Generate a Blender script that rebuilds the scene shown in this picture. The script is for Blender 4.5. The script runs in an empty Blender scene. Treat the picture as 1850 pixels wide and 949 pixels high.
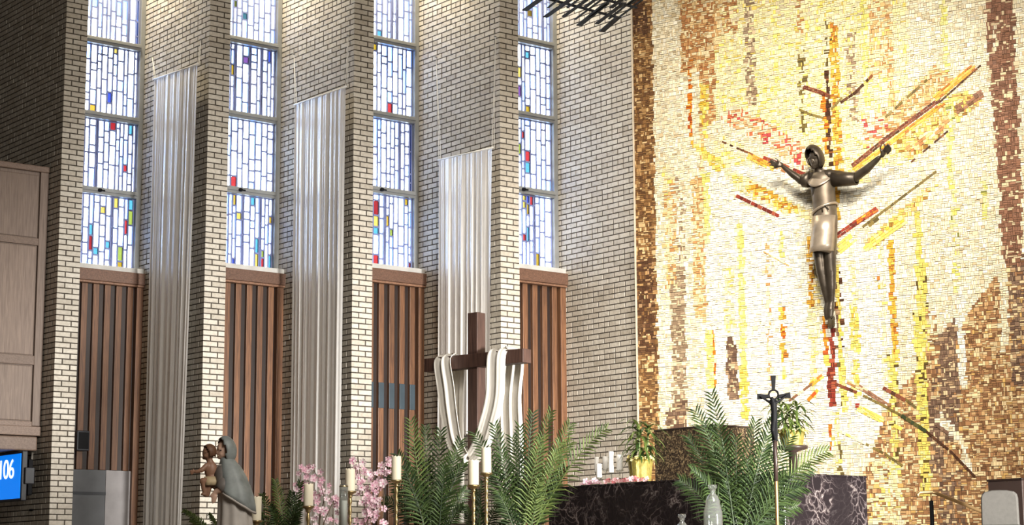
import bpy, math, random
import numpy as np
from mathutils import Vector, Matrix
random.seed(7); np.random.seed(7)
scene = bpy.context.scene
COL = scene.collection

# ------------------------------------------------------------------ camera
FPX, W_, H_ = 3450.0, 1850.0, 949.0
EYE = Vector((0.0, 0.0, 1.35))
PITCH, ROLL = math.radians(9.48), math.radians(-0.30)
CAMR = Matrix.Rotation(math.radians(90) + PITCH, 3, 'X') @ Matrix.Rotation(ROLL, 3, 'Z')
cam = bpy.data.cameras.new('camera')
cam.sensor_width = 36.0
cam.lens = 36.0 * FPX / W_
cam.clip_end = 200
camo = bpy.data.objects.new('camera', cam)
camo.matrix_world = Matrix.Translation(EYE) @ CAMR.to_4x4()
COL.objects.link(camo)
scene.camera = camo

# ------------------------------------------------------------------ world, lights, exposure
vs = scene.view_settings
vs.view_transform = 'Standard'; vs.look = 'None'; vs.gamma = 1.0; vs.use_curve_mapping = False
vs.exposure = 0.0
scene.cycles.use_denoising = True
scene.cycles.max_bounces = 8
scene.cycles.transparent_max_bounces = 12
scene.cycles.sample_clamp_indirect = 6.0
world = bpy.data.worlds.new('overcast_sky'); scene.world = world
world.use_nodes = True
bg = world.node_tree.nodes['Background']
bg.inputs[0].default_value = (0.80, 0.90, 1.0, 1); bg.inputs[1].default_value = 24.0

def aim(o, loc, target):
    o.location = loc
    o.rotation_euler = (Vector(target) - Vector(loc)).to_track_quat('-Z', 'Y').to_euler()

def area(name, loc, target, sx, sy, power, col, spread=180):
    l = bpy.data.lights.new(name, 'AREA'); l.shape = 'RECTANGLE'; l.size = sx; l.size_y = sy
    l.energy = power; l.color = col; l.spread = math.radians(spread)
    o = bpy.data.objects.new(name, l); COL.objects.link(o); aim(o, loc, target); return o

def spot(name, loc, target, deg, power, col, blend=1.0, rad=0.12):
    l = bpy.data.lights.new(name, 'SPOT'); l.spot_size = math.radians(deg); l.spot_blend = blend
    l.energy = power; l.color = col; l.shadow_soft_size = rad
    o = bpy.data.objects.new(name, l); COL.objects.link(o); aim(o, loc, target); return o

# added unseen spotlight low at right, cone narrowed to keep pier tops darker
spot('low_right_spot_light', (9.5, 7.5, 2.6), (-1.6, 23.2, 1.7), 38, 32000, (1.0, 0.97, 0.91), 1.0, 0.9)
# nave ceiling lamps
area('nave_ceiling_light', (3.4, 7.0, 8.6), (0.0, 21.0, 3.5), 4.0, 4.0, 1150, (1.0, 0.93, 0.83))
# ceiling downlights, one in each window bay
for k in range(4):
    spot('bay_down_light', (-5.0+1.822*k, 23.77-0.05*k, 10.3), (-4.75+1.822*k, 23.95-0.05*k, 6.0), 100, 620, (1.0, 0.86, 0.60), 1.0, 0.10)
# spotlights on the mosaic
spot('mosaic_spot_light', (1.9, 15.0, 10.0), (2.8, 22.2, 5.7), 54, 5400, (1.0, 0.91, 0.78), 0.9, 0.9)
spot('mosaic_spot_light', (4.6, 14.0, 10.0), (4.3, 21.3, 4.5), 54, 3800, (1.0, 0.91, 0.78), 0.9, 0.9)
spot('sanctuary_spot_light', (1.5, 9.0, 10.0), (0.6, 17.0, 2.3), 34, 2600, (1.0, 0.93, 0.82), 1.0, 0.25)

# ------------------------------------------------------------------ measuring helpers
def ray(px, py):
    return (CAMR @ Vector(((px - W_/2)/FPX, (H_/2 - py)/FPX, -1.0)))
def at(px, py, Y):
    d = ray(px, py); return EYE + d * (Y / d.y)
def on_plane(px, py, P, n):
    d = ray(px, py); P = Vector(P); n = Vector(n)
    return EYE + d * ((P - EYE).dot(n) / d.dot(n))
CAMI = CAMR.transposed()
def proj(p):
    q = CAMI @ (Vector(p) - EYE)
    return W_/2 + FPX*q.x/-q.z, H_/2 - FPX*q.y/-q.z

# ------------------------------------------------------------------ object helpers
def tag(o, label=None, cat=None, group=None, kind=None):
    if label: o['label'] = label
    if cat: o['category'] = cat
    if group: o['group'] = group
    if kind: o['kind'] = kind
    return o
def link(o, parent=None):
    COL.objects.link(o)
    if parent is not None:
        o.parent = parent
        o.matrix_parent_inverse = WORLD_INV[parent.name]
    WORLD_INV[o.name] = o.matrix_basis.inverted()
    return o
WORLD_INV = {}
def empty(name, loc, label=None, cat=None, group=None, kind=None):
    o = bpy.data.objects.new(name, None); o.empty_display_size = 0.1
    o.location = loc
    link(o)
    WORLD_INV[o.name] = Matrix.Translation(-Vector(loc))
    return tag(o, label, cat, group, kind)

class MB:
    """collects shapes given in world coordinates and links them as one mesh object"""
    def __init__(s): s.v = []; s.f = []
    def add(s, vs, fs):
        b = len(s.v); s.v += [tuple(x) for x in vs]; s.f += [tuple(i + b for i in q) for q in fs]; return s
    def box(s, c, hx, hy, hz):
        c = Vector(c); hx, hy, hz = Vector(hx), Vector(hy), Vector(hz)
        if hx.cross(hy).dot(hz) < 0: hx = -hx
        P = [c + a*hx + b*hy + d*hz for a in (-1,1) for b in (-1,1) for d in (-1,1)]
        return s.add(P, [(0,1,3,2),(4,6,7,5),(0,4,5,1),(2,3,7,6),(0,2,6,4),(1,5,7,3)])
    def bar(s, a, b, w, h, up=(0,0,1)):
        a, b = Vector(a), Vector(b); d = (b-a)/2; up = Vector(up)
        sd = d.cross(up).normalized(); u = sd.cross(d).normalized()
        return s.box((a+b)/2, d, sd*w/2, u*h/2)
    def tube(s, pts, rad, n=8, cap=True, flat=1.0):
        pts = [Vector(p) for p in pts]
        if not hasattr(rad, '__len__'): rad = [rad]*len(pts)
        rings = []; prev = None
        for i, p in enumerate(pts):
            t = (pts[min(i+1, len(pts)-1)] - pts[max(i-1, 0)]).normalized()
            if prev is None:
                ref = Vector((0,0,1)) if abs(t.z) < 0.9 else Vector((0,-1,0))
                a = ref.cross(t).normalized()
            else:
                a = (prev - t*prev.dot(t)).normalized()
            prev = a; b = t.cross(a)
            rings.append([p + rad[i]*(math.cos(k*2*math.pi/n)*a + flat*math.sin(k*2*math.pi/n)*b) for k in range(n)])
        return s.loft(rings, cap)
    def loft(s, rings, cap=True, closed=True):
        n = len(rings[0]); V = [p for r in rings for p in r]; F = []
        for i in range(len(rings)-1):
            for k in range(n if closed else n-1):
                k2 = (k+1) % n
                F.append((i*n+k, i*n+k2, (i+1)*n+k2, (i+1)*n+k))
        if cap and closed:
            F.append(tuple(range(n-1, -1, -1))); F.append(tuple((len(rings)-1)*n + k for k in range(n)))
        return s.add(V, F)
    def lathe(s, c, prof, n=20, cap=True):
        c = Vector(c)
        return s.loft([[c + Vector((r*math.cos(k*2*math.pi/n), r*math.sin(k*2*math.pi/n), z)) for k in range(n)] for r, z in prof], cap)
    def ell(s, c, r, nu=16, nv=10, R=None):
        c = Vector(c); rings = []
        for j in range(1, nv):
            ph = math.pi*j/nv - math.pi/2
            ring = []
            for k in range(nu):
                th = 2*math.pi*k/nu
                q = Vector((r[0]*math.cos(ph)*math.cos(th), r[1]*math.cos(ph)*math.sin(th), r[2]*math.sin(ph)))
                ring.append(c + (R @ q if R is not None else q))
            rings.append(ring)
        return s.loft(rings, True)
    def build(s, name, mat, parent=None, smooth=False, bevel=0, seg=2, solid=0, subsurf=0):
        me = bpy.data.meshes.new(name); me.from_pydata(s.v, [], s.f); me.update()
        if smooth: me.polygons.foreach_set('use_smooth', [True]*len(me.polygons))
        me.materials.append(mat)
        o = bpy.data.objects.new(name, me); link(o, parent)
        if solid:
            m = o.modifiers.new('solid', 'SOLIDIFY'); m.thickness = solid; m.offset = 0
        if bevel:
            m = o.modifiers.new('bevel', 'BEVEL'); m.width = bevel; m.segments = seg; m.limit_method = 'ANGLE'
        if subsurf:
            m = o.modifiers.new('sub', 'SUBSURF'); m.levels = subsurf; m.render_levels = subsurf
        return o
    def remeshed(s, name, mat, parent, voxel, smooth_it=6):
        """joined shapes become one continuous skin"""
        me = bpy.data.meshes.new(name); me.from_pydata(s.v, [], s.f); me.update()
        t = bpy.data.objects.new('tmp', me); COL.objects.link(t)
        m = t.modifiers.new('r', 'REMESH'); m.mode = 'VOXEL'; m.voxel_size = voxel
        m2 = t.modifiers.new('s', 'SMOOTH'); m2.iterations = smooth_it; m2.factor = 0.5
        dg = bpy.context.evaluated_depsgraph_get(); dg.update()
        out = bpy.data.meshes.new_from_object(t.evaluated_get(dg))
        bpy.data.objects.remove(t); bpy.data.meshes.remove(me)
        out.name = name
        out.polygons.foreach_set('use_smooth', [True]*len(out.polygons))
        out.materials.clear(); out.materials.append(mat)
        return link(bpy.data.objects.new(name, out), parent)

# ------------------------------------------------------------------ materials
def newmat(name):
    m = bpy.data.materials.new(name); m.use_nodes = True
    nt = m.node_tree; b = nt.nodes['Principled BSDF']; return m, nt, b
def N(nt, t, **kw):
    n = nt.nodes.new(t)
    for k, v in kw.items(): setattr(n, k, v)
    return n
def ramp(nt, fac, stops):
    r = N(nt, 'ShaderNodeValToRGB'); e = r.color_ramp.elements
    while len(e) < len(stops): e.new(0.5)
    for i, (p, c) in enumerate(stops): e[i].position = p; e[i].color = (*c, 1)
    nt.links.new(fac, r.inputs[0]); return r.outputs[0]
def plain(name, col, rough=0.6, metal=0.0, var=0.12, scale=6.0, bump=0.0, spec=0.5, stretch=(1,1,1)):
    m, nt, b = newmat(name)
    tc = N(nt, 'ShaderNodeTexCoord'); mp = N(nt, 'ShaderNodeMapping'); mp.inputs['Scale'].default_value = stretch
    nt.links.new(tc.outputs['Object'], mp.inputs[0])
    nz = N(nt, 'ShaderNodeTexNoise'); nz.inputs['Scale'].default_value = scale; nz.inputs['Detail'].default_value = 5
    nt.links.new(mp.outputs[0], nz.inputs['Vector'])
    c = ramp(nt, nz.outputs[0], [(0.3, tuple(x*(1-var) for x in col)), (0.7, tuple(min(1, x*(1+var)) for x in col))])
    nt.links.new(c, b.inputs['Base Color'])
    b.inputs['Roughness'].default_value = rough; b.inputs['Metallic'].default_value = metal
    b.inputs['Specular IOR Level'].default_value = spec
    if bump:
        bp = N(nt, 'ShaderNodeBump'); bp.inputs['Strength'].default_value = bump; bp.inputs['Distance'].default_value = 0.01
        nt.links.new(nz.outputs[0], bp.inputs['Height']); nt.links.new(bp.outputs[0], b.inputs['Normal'])
    return m
def rand_value(nt):
    oi = N(nt, 'ShaderNodeObjectInfo'); ge = N(nt, 'ShaderNodeNewGeometry')
    ad = N(nt, 'ShaderNodeMath', operation='ADD'); fr = N(nt, 'ShaderNodeMath', operation='FRACT')
    nt.links.new(oi.outputs['Random'], ad.inputs[0]); nt.links.new(ge.outputs['Random Per Island'], ad.inputs[1])
    nt.links.new(ad.outputs[0], fr.inputs[0]); return fr.outputs[0]
def brick_mat():
    m, nt, b = newmat('pale_glazed_brick')
    r = rand_value(nt)
    c = ramp(nt, r, [(0.0, (0.40,0.362,0.305)), (0.35, (0.50,0.462,0.40)), (0.7, (0.54,0.505,0.445)), (1.0, (0.445,0.40,0.338))])
    tc = N(nt, 'ShaderNodeTexCoord')
    ge = N(nt, 'ShaderNodeNewGeometry')
    nz = N(nt, 'ShaderNodeTexNoise'); nz.inputs['Scale'].default_value = 28; nz.inputs['Detail'].default_value = 6
    nt.links.new(ge.outputs['Position'], nz.inputs['Vector'])
    mx = N(nt, 'ShaderNodeMix', data_type='RGBA', blend_type='MULTIPLY'); mx.inputs['Factor'].default_value = 0.55
    g = ramp(nt, nz.outputs[0], [(0.3, (0.62,0.6,0.57)), (0.62, (1,1,1))])
    nt.links.new(c, mx.inputs['A']); nt.links.new(g, mx.inputs['B']); nt.links.new(mx.outputs['Result'], b.inputs['Base Color'])
    b.inputs['Roughness'].default_value = 0.5
    bp = N(nt, 'ShaderNodeBump'); bp.inputs['Strength'].default_value = 0.4; bp.inputs['Distance'].default_value = 0.004
    nt.links.new(nz.outputs[0], bp.inputs['Height']); nt.links.new(bp.outputs[0], b.inputs['Normal'])
    return m
def wood_mat(name, dark, light, rough=0.45, axis=2, scale=5.0):
    m, nt, b = newmat(name)
    tc = N(nt, 'ShaderNodeNewGeometry'); mp = N(nt, 'ShaderNodeMapping')
    sc = [14.0, 14.0, 14.0]; sc[axis] = 0.7
    mp.inputs['Scale'].default_value = sc
    nt.links.new(tc.outputs['Position'], mp.inputs[0])
    nz = N(nt, 'ShaderNodeTexNoise'); nz.inputs['Scale'].default_value = scale; nz.inputs['Detail'].default_value = 7; nz.inputs['Distortion'].default_value = 0.6
    nt.links.new(mp.outputs[0], nz.inputs['Vector'])
    oi = N(nt, 'ShaderNodeObjectInfo')
    c = ramp(nt, nz.outputs[0], [(0.32, dark), (0.66, light)])
    hs = N(nt, 'ShaderNodeHueSaturation'); mr = N(nt, 'ShaderNodeMapRange')
    mr.inputs['To Min'].default_value = 0.85; mr.inputs['To Max'].default_value = 1.15
    nt.links.new(oi.outputs['Random'], mr.inputs[0]); nt.links.new(mr.outputs[0], hs.inputs['Value']); nt.links.new(c, hs.inputs['Color'])
    nt.links.new(hs.outputs[0], b.inputs['Base Color']); b.inputs['Roughness'].default_value = rough
    return m
def glass_pane_mat():
    m, nt, b = newmat('stained_glass'); nt.nodes.remove(b)
    out = nt.nodes['Material Output']; oi = N(nt, 'ShaderNodeObjectInfo')
    tr = N(nt, 'ShaderNodeBsdfTransparent'); tl = N(nt, 'ShaderNodeBsdfTranslucent'); gl = N(nt, 'ShaderNodeBsdfGlossy')
    gl.inputs['Roughness'].default_value = 0.25
    nz = N(nt, 'ShaderNodeTexNoise'); nz.inputs['Scale'].default_value = 30
    ge = N(nt, 'ShaderNodeNewGeometry'); nt.links.new(ge.outputs['Position'], nz.inputs['Vector'])
    mr = N(nt, 'ShaderNodeMapRange'); mr.inputs['To Min'].default_value = 0.72; mr.inputs['To Max'].default_value = 1.0
    nt.links.new(nz.outputs[0], mr.inputs[0])
    mx = N(nt, 'ShaderNodeMix', data_type='RGBA', blend_type='MULTIPLY'); mx.inputs['Factor'].default_value = 1
    nt.links.new(oi.outputs['Color'], mx.inputs['A']); nt.links.new(mr.outputs[0], mx.inputs['B'])
    nt.links.new(mx.outputs['Result'], tr.inputs[0]); nt.links.new(mx.outputs['Result'], tl.inputs[0])
    a = N(nt, 'ShaderNodeMixShader'); a.inputs[0].default_value = 0.25
    nt.links.new(tr.outputs[0], a.inputs[1]); nt.links.new(tl.outputs[0], a.inputs[2])
    c = N(nt, 'ShaderNodeMixShader'); c.inputs[0].default_value = 0.05
    nt.links.new(a.outputs[0], c.inputs[1]); nt.links.new(gl.outputs[0], c.inputs[2])
    nt.links.new(c.outputs[0], out.inputs[0]); return m
def cloth_mat(name, col, trans=0.35, rough=0.55, gloss=0.12, spec=0.5, satin=0.0):
    m, nt, b = newmat(name); b.inputs['Specular IOR Level'].default_value = spec; out = nt.nodes['Material Output']
    ge = N(nt, 'ShaderNodeNewGeometry'); mp = N(nt, 'ShaderNodeMapping')
    mp.inputs['Scale'].default_value = (28, 28, 5.0)
    nt.links.new(ge.outputs['Position'], mp.inputs[0])
    nz = N(nt, 'ShaderNodeTexNoise'); nz.inputs['Scale'].default_value = 1.6; nz.inputs['Detail'].default_value = 7; nz.inputs['Roughness'].default_value = 0.7
    nt.links.new(mp.outputs[0], nz.inputs['Vector'])
    c = ramp(nt, nz.outputs[0], [(0.3, tuple(x*0.86 for x in col)), (0.65, col)])
    nt.links.new(c, b.inputs['Base Color']); b.inputs['Roughness'].default_value = rough
    b.inputs['Sheen Weight'].default_value = gloss
    bp = N(nt, 'ShaderNodeBump'); bp.inputs['Strength'].default_value = 0.25; bp.inputs['Distance'].default_value = 0.004
    nt.links.new(nz.outputs[0], bp.inputs['Height']); nt.links.new(bp.outputs[0], b.inputs['Normal'])
    tl = N(nt, 'ShaderNodeBsdfTranslucent'); nt.links.new(c, tl.inputs[0])
    mx = N(nt, 'ShaderNodeMixShader'); mx.inputs[0].default_value = trans
    nt.links.new(b.outputs[0], mx.inputs[1]); nt.links.new(tl.outputs[0], mx.inputs[2]); nt.links.new(mx.outputs[0], out.inputs[0])
    if satin:
        gl = N(nt, 'ShaderNodeBsdfGlossy'); gl.inputs['Color'].default_value = (0.95, 0.95, 0.95, 1); gl.inputs['Roughness'].default_value = rough
        nt.links.new(bp.outputs[0], gl.inputs['Normal'])
        m2 = N(nt, 'ShaderNodeMixShader'); m2.inputs[0].default_value = satin
        nt.links.new(mx.outputs[0], m2.inputs[1]); nt.links.new(gl.outputs[0], m2.inputs[2]); nt.links.new(m2.outputs[0], out.inputs[0])
    return m
def leaf_mat(name, dark, light, rough=0.4):
    m, nt, b = newmat(name); out = nt.nodes['Material Output']
    r = rand_value(nt); c = ramp(nt, r, [(0.0, dark), (1.0, light)])
    nt.links.new(c, b.inputs['Base Color']); b.inputs['Roughness'].default_value = rough
    tl = N(nt, 'ShaderNodeBsdfTranslucent'); nt.links.new(c, tl.inputs[0])
    mx = N(nt, 'ShaderNodeMixShader'); mx.inputs[0].default_value = 0.25
    nt.links.new(b.outputs[0], mx.inputs[1]); nt.links.new(tl.outputs[0], mx.inputs[2]); nt.links.new(mx.outputs[0], out.inputs[0])
    return m
def emit_mat(name, col, st):
    m, nt, b = newmat(name)
    b.inputs['Base Color'].default_value = (*col, 1); b.inputs['Emission Color'].default_value = (*col, 1)
    b.inputs['Emission Strength'].default_value = st; b.inputs['Roughness'].default_value = 0.2; return m
def marble_mat():
    m, nt, b = newmat('black_veined_marble')
    ge = N(nt, 'ShaderNodeNewGeometry')
    nz = N(nt, 'ShaderNodeTexNoise'); nz.inputs['Scale'].default_value = 2.2; nz.inputs['Detail'].default_value = 6
    nt.links.new(ge.outputs['Position'], nz.inputs['Vector'])
    mx = N(nt, 'ShaderNodeMix', data_type='VECTOR'); mx.inputs['Factor'].default_value = 0.42
    nt.links.new(ge.outputs['Position'], mx.inputs['A']); nt.links.new(nz.outputs['Color'], mx.inputs['B'])
    vo = N(nt, 'ShaderNodeTexVoronoi', feature='DISTANCE_TO_EDGE'); vo.inputs['Scale'].default_value = 6.5
    nt.links.new(mx.outputs['Result'], vo.inputs['Vector'])
    v2 = N(nt, 'ShaderNodeTexVoronoi', feature='DISTANCE_TO_EDGE'); v2.inputs['Scale'].default_value = 17
    nt.links.new(mx.outputs['Result'], v2.inputs['Vector'])
    mk = N(nt, 'ShaderNodeTexNoise'); mk.inputs['Scale'].default_value = 3.2; mk.inputs['Detail'].default_value = 3
    nt.links.new(ge.outputs['Position'], mk.inputs['Vector'])
    a = ramp(nt, vo.outputs['Distance'], [(0.0, (0.21,0.185,0.17)), (0.014, (0.04,0.03,0.03)), (0.06, (0.0,0.0,0.0))])
    d = ramp(nt, v2.outputs['Distance'], [(0.0, (0.17,0.15,0.145)), (0.03, (0.035,0.026,0.026)), (0.13, (0.0,0.0,0.0))])
    k = ramp(nt, mk.outputs[0], [(0.42, (0.05,0.05,0.05)), (0.62, (1,1,1))])
    mu = N(nt, 'ShaderNodeMix', data_type='RGBA', blend_type='ADD'); mu.inputs['Factor'].default_value = 0.7
    nt.links.new(a, mu.inputs['A']); nt.links.new(d, mu.inputs['B'])
    mm = N(nt, 'ShaderNodeMix', data_type='RGBA', blend_type='MULTIPLY'); mm.inputs['Factor'].default_value = 1
    nt.links.new(mu.outputs['Result'], mm.inputs['A']); nt.links.new(k, mm.inputs['B'])
    ba = N(nt, 'ShaderNodeMix', data_type='RGBA', blend_type='ADD'); ba.inputs['Factor'].default_value = 1
    ba.inputs['A'].default_value = (0.012, 0.009, 0.010, 1); nt.links.new(mm.outputs['Result'], ba.inputs['B'])
    nt.links.new(ba.outputs['Result'], b.inputs['Base Color']); b.inputs['Roughness'].default_value = 0.25; b.inputs['Specular IOR Level'].default_value = 0.3
    return m
def speckle_mat(name, stops, scale, rough=0.35):
    m, nt, b = newmat(name); ge = N(nt, 'ShaderNodeNewGeometry')
    vo = N(nt, 'ShaderNodeTexVoronoi'); vo.inputs['Scale'].default_value = scale
    nt.links.new(ge.outputs['Position'], vo.inputs['Vector'])
    sp = N(nt, 'ShaderNodeSeparateColor'); nt.links.new(vo.outputs['Color'], sp.inputs[0])
    c = ramp(nt, sp.outputs[0], stops); nt.links.new(c, b.inputs['Base Color'])
    b.inputs['Roughness'].default_value = rough; return m
def mosaic_mat():
    m, nt, b = newmat('mosaic_tile')
    at_ = N(nt, 'ShaderNodeAttribute'); at_.attribute_name = 'tile'
    nt.links.new(at_.outputs['Color'], b.inputs['Base Color'])
    b.inputs['Roughness'].default_value = 0.38; b.inputs['Specular IOR Level'].default_value = 0.6
    return m
M = dict(
    brick=brick_mat(),
    mortar=plain('dark_mortar', (0.055,0.045,0.036), 0.95, var=0.25, scale=30),
    brown_wood=wood_mat('red_brown_wood', (0.075,0.032,0.016), (0.17,0.078,0.036)),
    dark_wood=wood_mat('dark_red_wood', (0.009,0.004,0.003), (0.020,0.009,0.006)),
    header_wood=wood_mat('brown_wood_header', (0.13,0.065,0.038), (0.24,0.125,0.075), axis=0),
    header_dark=wood_mat('dark_brown_wood_header', (0.075,0.037,0.024), (0.14,0.072,0.045), axis=0),
    case_wood=wood_mat('grey_brown_oak', (0.13,0.09,0.070), (0.21,0.152,0.120), 0.5),
    case_rail=wood_mat('grey_brown_oak_rail', (0.12,0.08,0.060), (0.19,0.13,0.10), 0.5, axis=0),
    cross_wood=wood_mat('dark_timber', (0.034,0.015,0.011), (0.085,0.042,0.030), 0.6),
    frame=plain('grey_window_metal', (0.22,0.225,0.225), 0.5, 0.3),
    sill=plain('stone_sill', (0.42,0.41,0.39), 0.6),
    lead=plain('bloom_tinted_matrix', (0.16,0.19,0.38), 0.7),  # grey-blue with the windows' blue bloom painted into the leading
    glass=glass_pane_mat(),
    banner=cloth_mat('white_shimmer_cloth', (0.96,0.945,0.93), 0.04, 0.34, gloss=0.0, spec=0.1, satin=0.24),
    drape=cloth_mat('white_soft_cloth', (0.82,0.79,0.73), 0.25, 0.7),
    white=plain('white_paint', (0.75,0.74,0.72), 0.5),
    cord=plain('white_cord', (0.62,0.60,0.55), 0.7),
    black=plain('black_metal', (0.005,0.005,0.006), 0.6, 0.0, 0.1, 6.0, 0.0, 0.12),
    blackplastic=plain('black_plastic', (0.018,0.020,0.026), 0.45),
    mosaic=mosaic_mat(),
    grout=plain('tan_grout', (0.10,0.07,0.042), 0.9, var=0.2, scale=20),
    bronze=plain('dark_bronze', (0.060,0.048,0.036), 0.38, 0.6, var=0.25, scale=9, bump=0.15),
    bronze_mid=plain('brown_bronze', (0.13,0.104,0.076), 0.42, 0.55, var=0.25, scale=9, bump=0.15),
    bronze_light=plain('highlit_bronze', (0.36,0.30,0.235), 0.34, 0.6, var=0.2, scale=9, bump=0.15),  # paler bronze, reflected highlights painted into collar, belt and skirt panel
    brass=plain('brass', (0.40,0.30,0.15), 0.32, 0.9),
    rail=plain('warm_brass_rail', (0.55,0.36,0.17), 0.35, 0.8),
    edge=plain('pale_metal_edge', (0.60,0.52,0.40), 0.5),
    marble=marble_mat(),
    wax=plain('ivory_wax', (0.80,0.74,0.58), 0.5, var=0.05),
    whitewax=plain('white_wax', (0.82,0.81,0.78), 0.45, var=0.04),
    wick=plain('wick', (0.02,0.02,0.02), 0.9),
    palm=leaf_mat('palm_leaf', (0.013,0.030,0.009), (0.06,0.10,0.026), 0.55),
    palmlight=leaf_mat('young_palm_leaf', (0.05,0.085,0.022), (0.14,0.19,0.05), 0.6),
    stem=plain('green_stem', (0.12,0.17,0.05), 0.5),
    dracaena=leaf_mat('pot_plant_leaf', (0.025,0.06,0.014), (0.16,0.22,0.05)),
    petal=leaf_mat('pink_petal', (0.70,0.40,0.50), (0.88,0.76,0.80), 0.6),
    petalheart=plain('magenta_heart', (0.50,0.10,0.26), 0.6),
    petalred=leaf_mat('red_petal', (0.45,0.08,0.09), (0.80,0.52,0.55), 0.6),
    yellowpetal=leaf_mat('yellow_petal', (0.70,0.55,0.10), (0.85,0.78,0.45), 0.6),
    twig=plain('brown_twig', (0.10,0.065,0.04), 0.8),
    foil=plain('gold_foil', (0.34,0.28,0.07), 0.4, 0.4, var=0.3, scale=25, bump=0.3),
    robe=plain('painted_grey_robe', (0.42,0.39,0.36), 0.6, var=0.12, scale=10),
    mantle=plain('painted_blue_mantle', (0.21,0.235,0.235), 0.55, var=0.28, scale=9),
    sleeve=plain('painted_dark_sleeve', (0.14,0.125,0.115), 0.6, var=0.2, scale=12),
    skin=plain('painted_skin', (0.50,0.33,0.25), 0.5, var=0.08),
    childskin=plain('painted_child_skin', (0.25,0.135,0.085), 0.5, var=0.12),
    hair=plain('painted_brown_hair', (0.13,0.062,0.032), 0.6, var=0.2, scale=40),
    eye=plain('painted_eye', (0.03,0.02,0.02), 0.4),
    loin=plain('painted_tan_cloth', (0.42,0.33,0.20), 0.6),
    greydoor=plain('dark_grey_door', (0.085,0.088,0.095), 0.6),
    lightdoor=plain('light_grey_panel', (0.27,0.255,0.26), 0.6),
    blueplate=plain('blue_grey_plate', (0.030,0.046,0.060), 0.45),
    granite=speckle_mat('speckled_brown_granite', [(0.0,(0.015,0.010,0.008)), (0.5,(0.05,0.034,0.022)), (0.8,(0.16,0.11,0.06)), (1.0,(0.32,0.24,0.13))], 75),
    screen=emit_mat('lit_blue_screen', (0.0,0.19,0.82), 1.0),
    digits=emit_mat('lit_white_digits', (1,1,1), 1.3),
    upholstery=plain('grey_upholstery', (0.062,0.058,0.052), 0.85, var=0.08, scale=30, bump=0.1),
    darkbrown=plain('dark_brown_veneer', (0.038,0.024,0.020), 0.4),
    plaster=plain('warm_plaster', (0.24,0.22,0.20), 0.9),
    ceilm=plain('wood_ceiling', (0.17,0.125,0.09), 0.8),
    carpet=plain('terrazzo_floor', (0.24,0.20,0.165), 0.5),
    oil=plain('amber_oil', (0.55,0.33,0.05), 0.1),
)
def clear_glass():
    m, nt, b = newmat('clear_glass'); out = nt.nodes['Material Output']; nt.nodes.remove(b)
    lw = N(nt, 'ShaderNodeLayerWeight'); lw.inputs['Blend'].default_value = 0.35
    tr = N(nt, 'ShaderNodeBsdfTransparent'); tr.inputs[0].default_value = (0.93, 0.95, 0.94, 1)
    gl = N(nt, 'ShaderNodeBsdfGlossy'); gl.inputs['Roughness'].default_value = 0.08
    mx = N(nt, 'ShaderNodeMixShader'); nt.links.new(lw.outputs['Facing'], mx.inputs[0])
    nt.links.new(tr.outputs[0], mx.inputs[1]); nt.links.new(gl.outputs[0], mx.inputs[2]); nt.links.new(mx.outputs[0], out.inputs[0]); return m
M['clear'] = clear_glass()
def bottle_glass():
    m = clear_glass(); m.name = 'cut_glass'; nt = m.node_tree; out = nt.nodes['Material Output']
    src = out.inputs[0].links[0].from_socket
    d = N(nt, 'ShaderNodeBsdfDiffuse'); d.inputs[0].default_value = (0.85, 0.86, 0.84, 1)
    mx = N(nt, 'ShaderNodeMixShader'); mx.inputs[0].default_value = 0.07
    nt.links.new(src, mx.inputs[1]); nt.links.new(d.outputs[0], mx.inputs[2]); nt.links.new(mx.outputs[0], out.inputs[0]); return m
M['cutglass'] = bottle_glass()
# ------------------------------------------------------------------ plan of the serrated side wall
AL = math.radians(38.5)
E1 = Vector((math.cos(AL), math.sin(AL), 0))      # along piers and windows, right and away
E2 = Vector((-math.sin(AL), math.cos(AL), 0))     # along the banner walls, left and away
UP = Vector((0, 0, 1))
FLOOR = 1.30                                       # sanctuary floor
TOP = 10.4
PITCHV = Vector((1.822, -0.05, 0)); N1 = Vector((-5.606, 23.25, 0))
NP = [N1 + PITCHV*k for k in range(5)]             # near corners of the piers
LB = 1.79; PW = 0.305
FP = [p + E2*LB for p in NP]                       # inner corners where a banner wall meets its window
CH = 0.0677                                        # brick course
BZ0, BZ1 = FLOOR + 0.2, 9.35

def brick_mesh(name, L, H, D, c=0.002, jit=0.0):
    """front at y=0, looking -y, chamfered front edges; origin at the middle of the front"""
    def j(): return random.uniform(-jit, jit)
    x, z = L/2, H/2
    V = [(-x+c+j(),0,-z+c+j()),(x-c+j(),0,-z+c+j()),(x-c+j(),0,z-c+j()),(-x+c+j(),0,z-c+j()),
         (-x,c,-z),(x,c,-z),(x,c,z),(-x,c,z),(-x,D,-z),(x,D,-z),(x,D,z),(-x,D,z)]
    F = [(0,1,2,3),(4,5,1,0),(5,6,2,1),(6,7,3,2),(7,4,0,3),(8,9,5,4),(9,10,6,5),(10,11,7,6),(11,8,4,7)]
    return V, F
BM = {}
def brick_data(L, D):
    key = (round(L, 3), round(D, 3))
    if key not in BM:
        BM[key] = []
        for q in range(3):
            V, F = brick_mesh('brick', key[0], CH-0.0135, key[1], jit=0.0012)
            me = bpy.data.meshes.new('brick'); me.from_pydata(V, [], F); me.materials.append(M['brick']); BM[key].append(me)
    return random.choice(BM[key])

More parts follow.
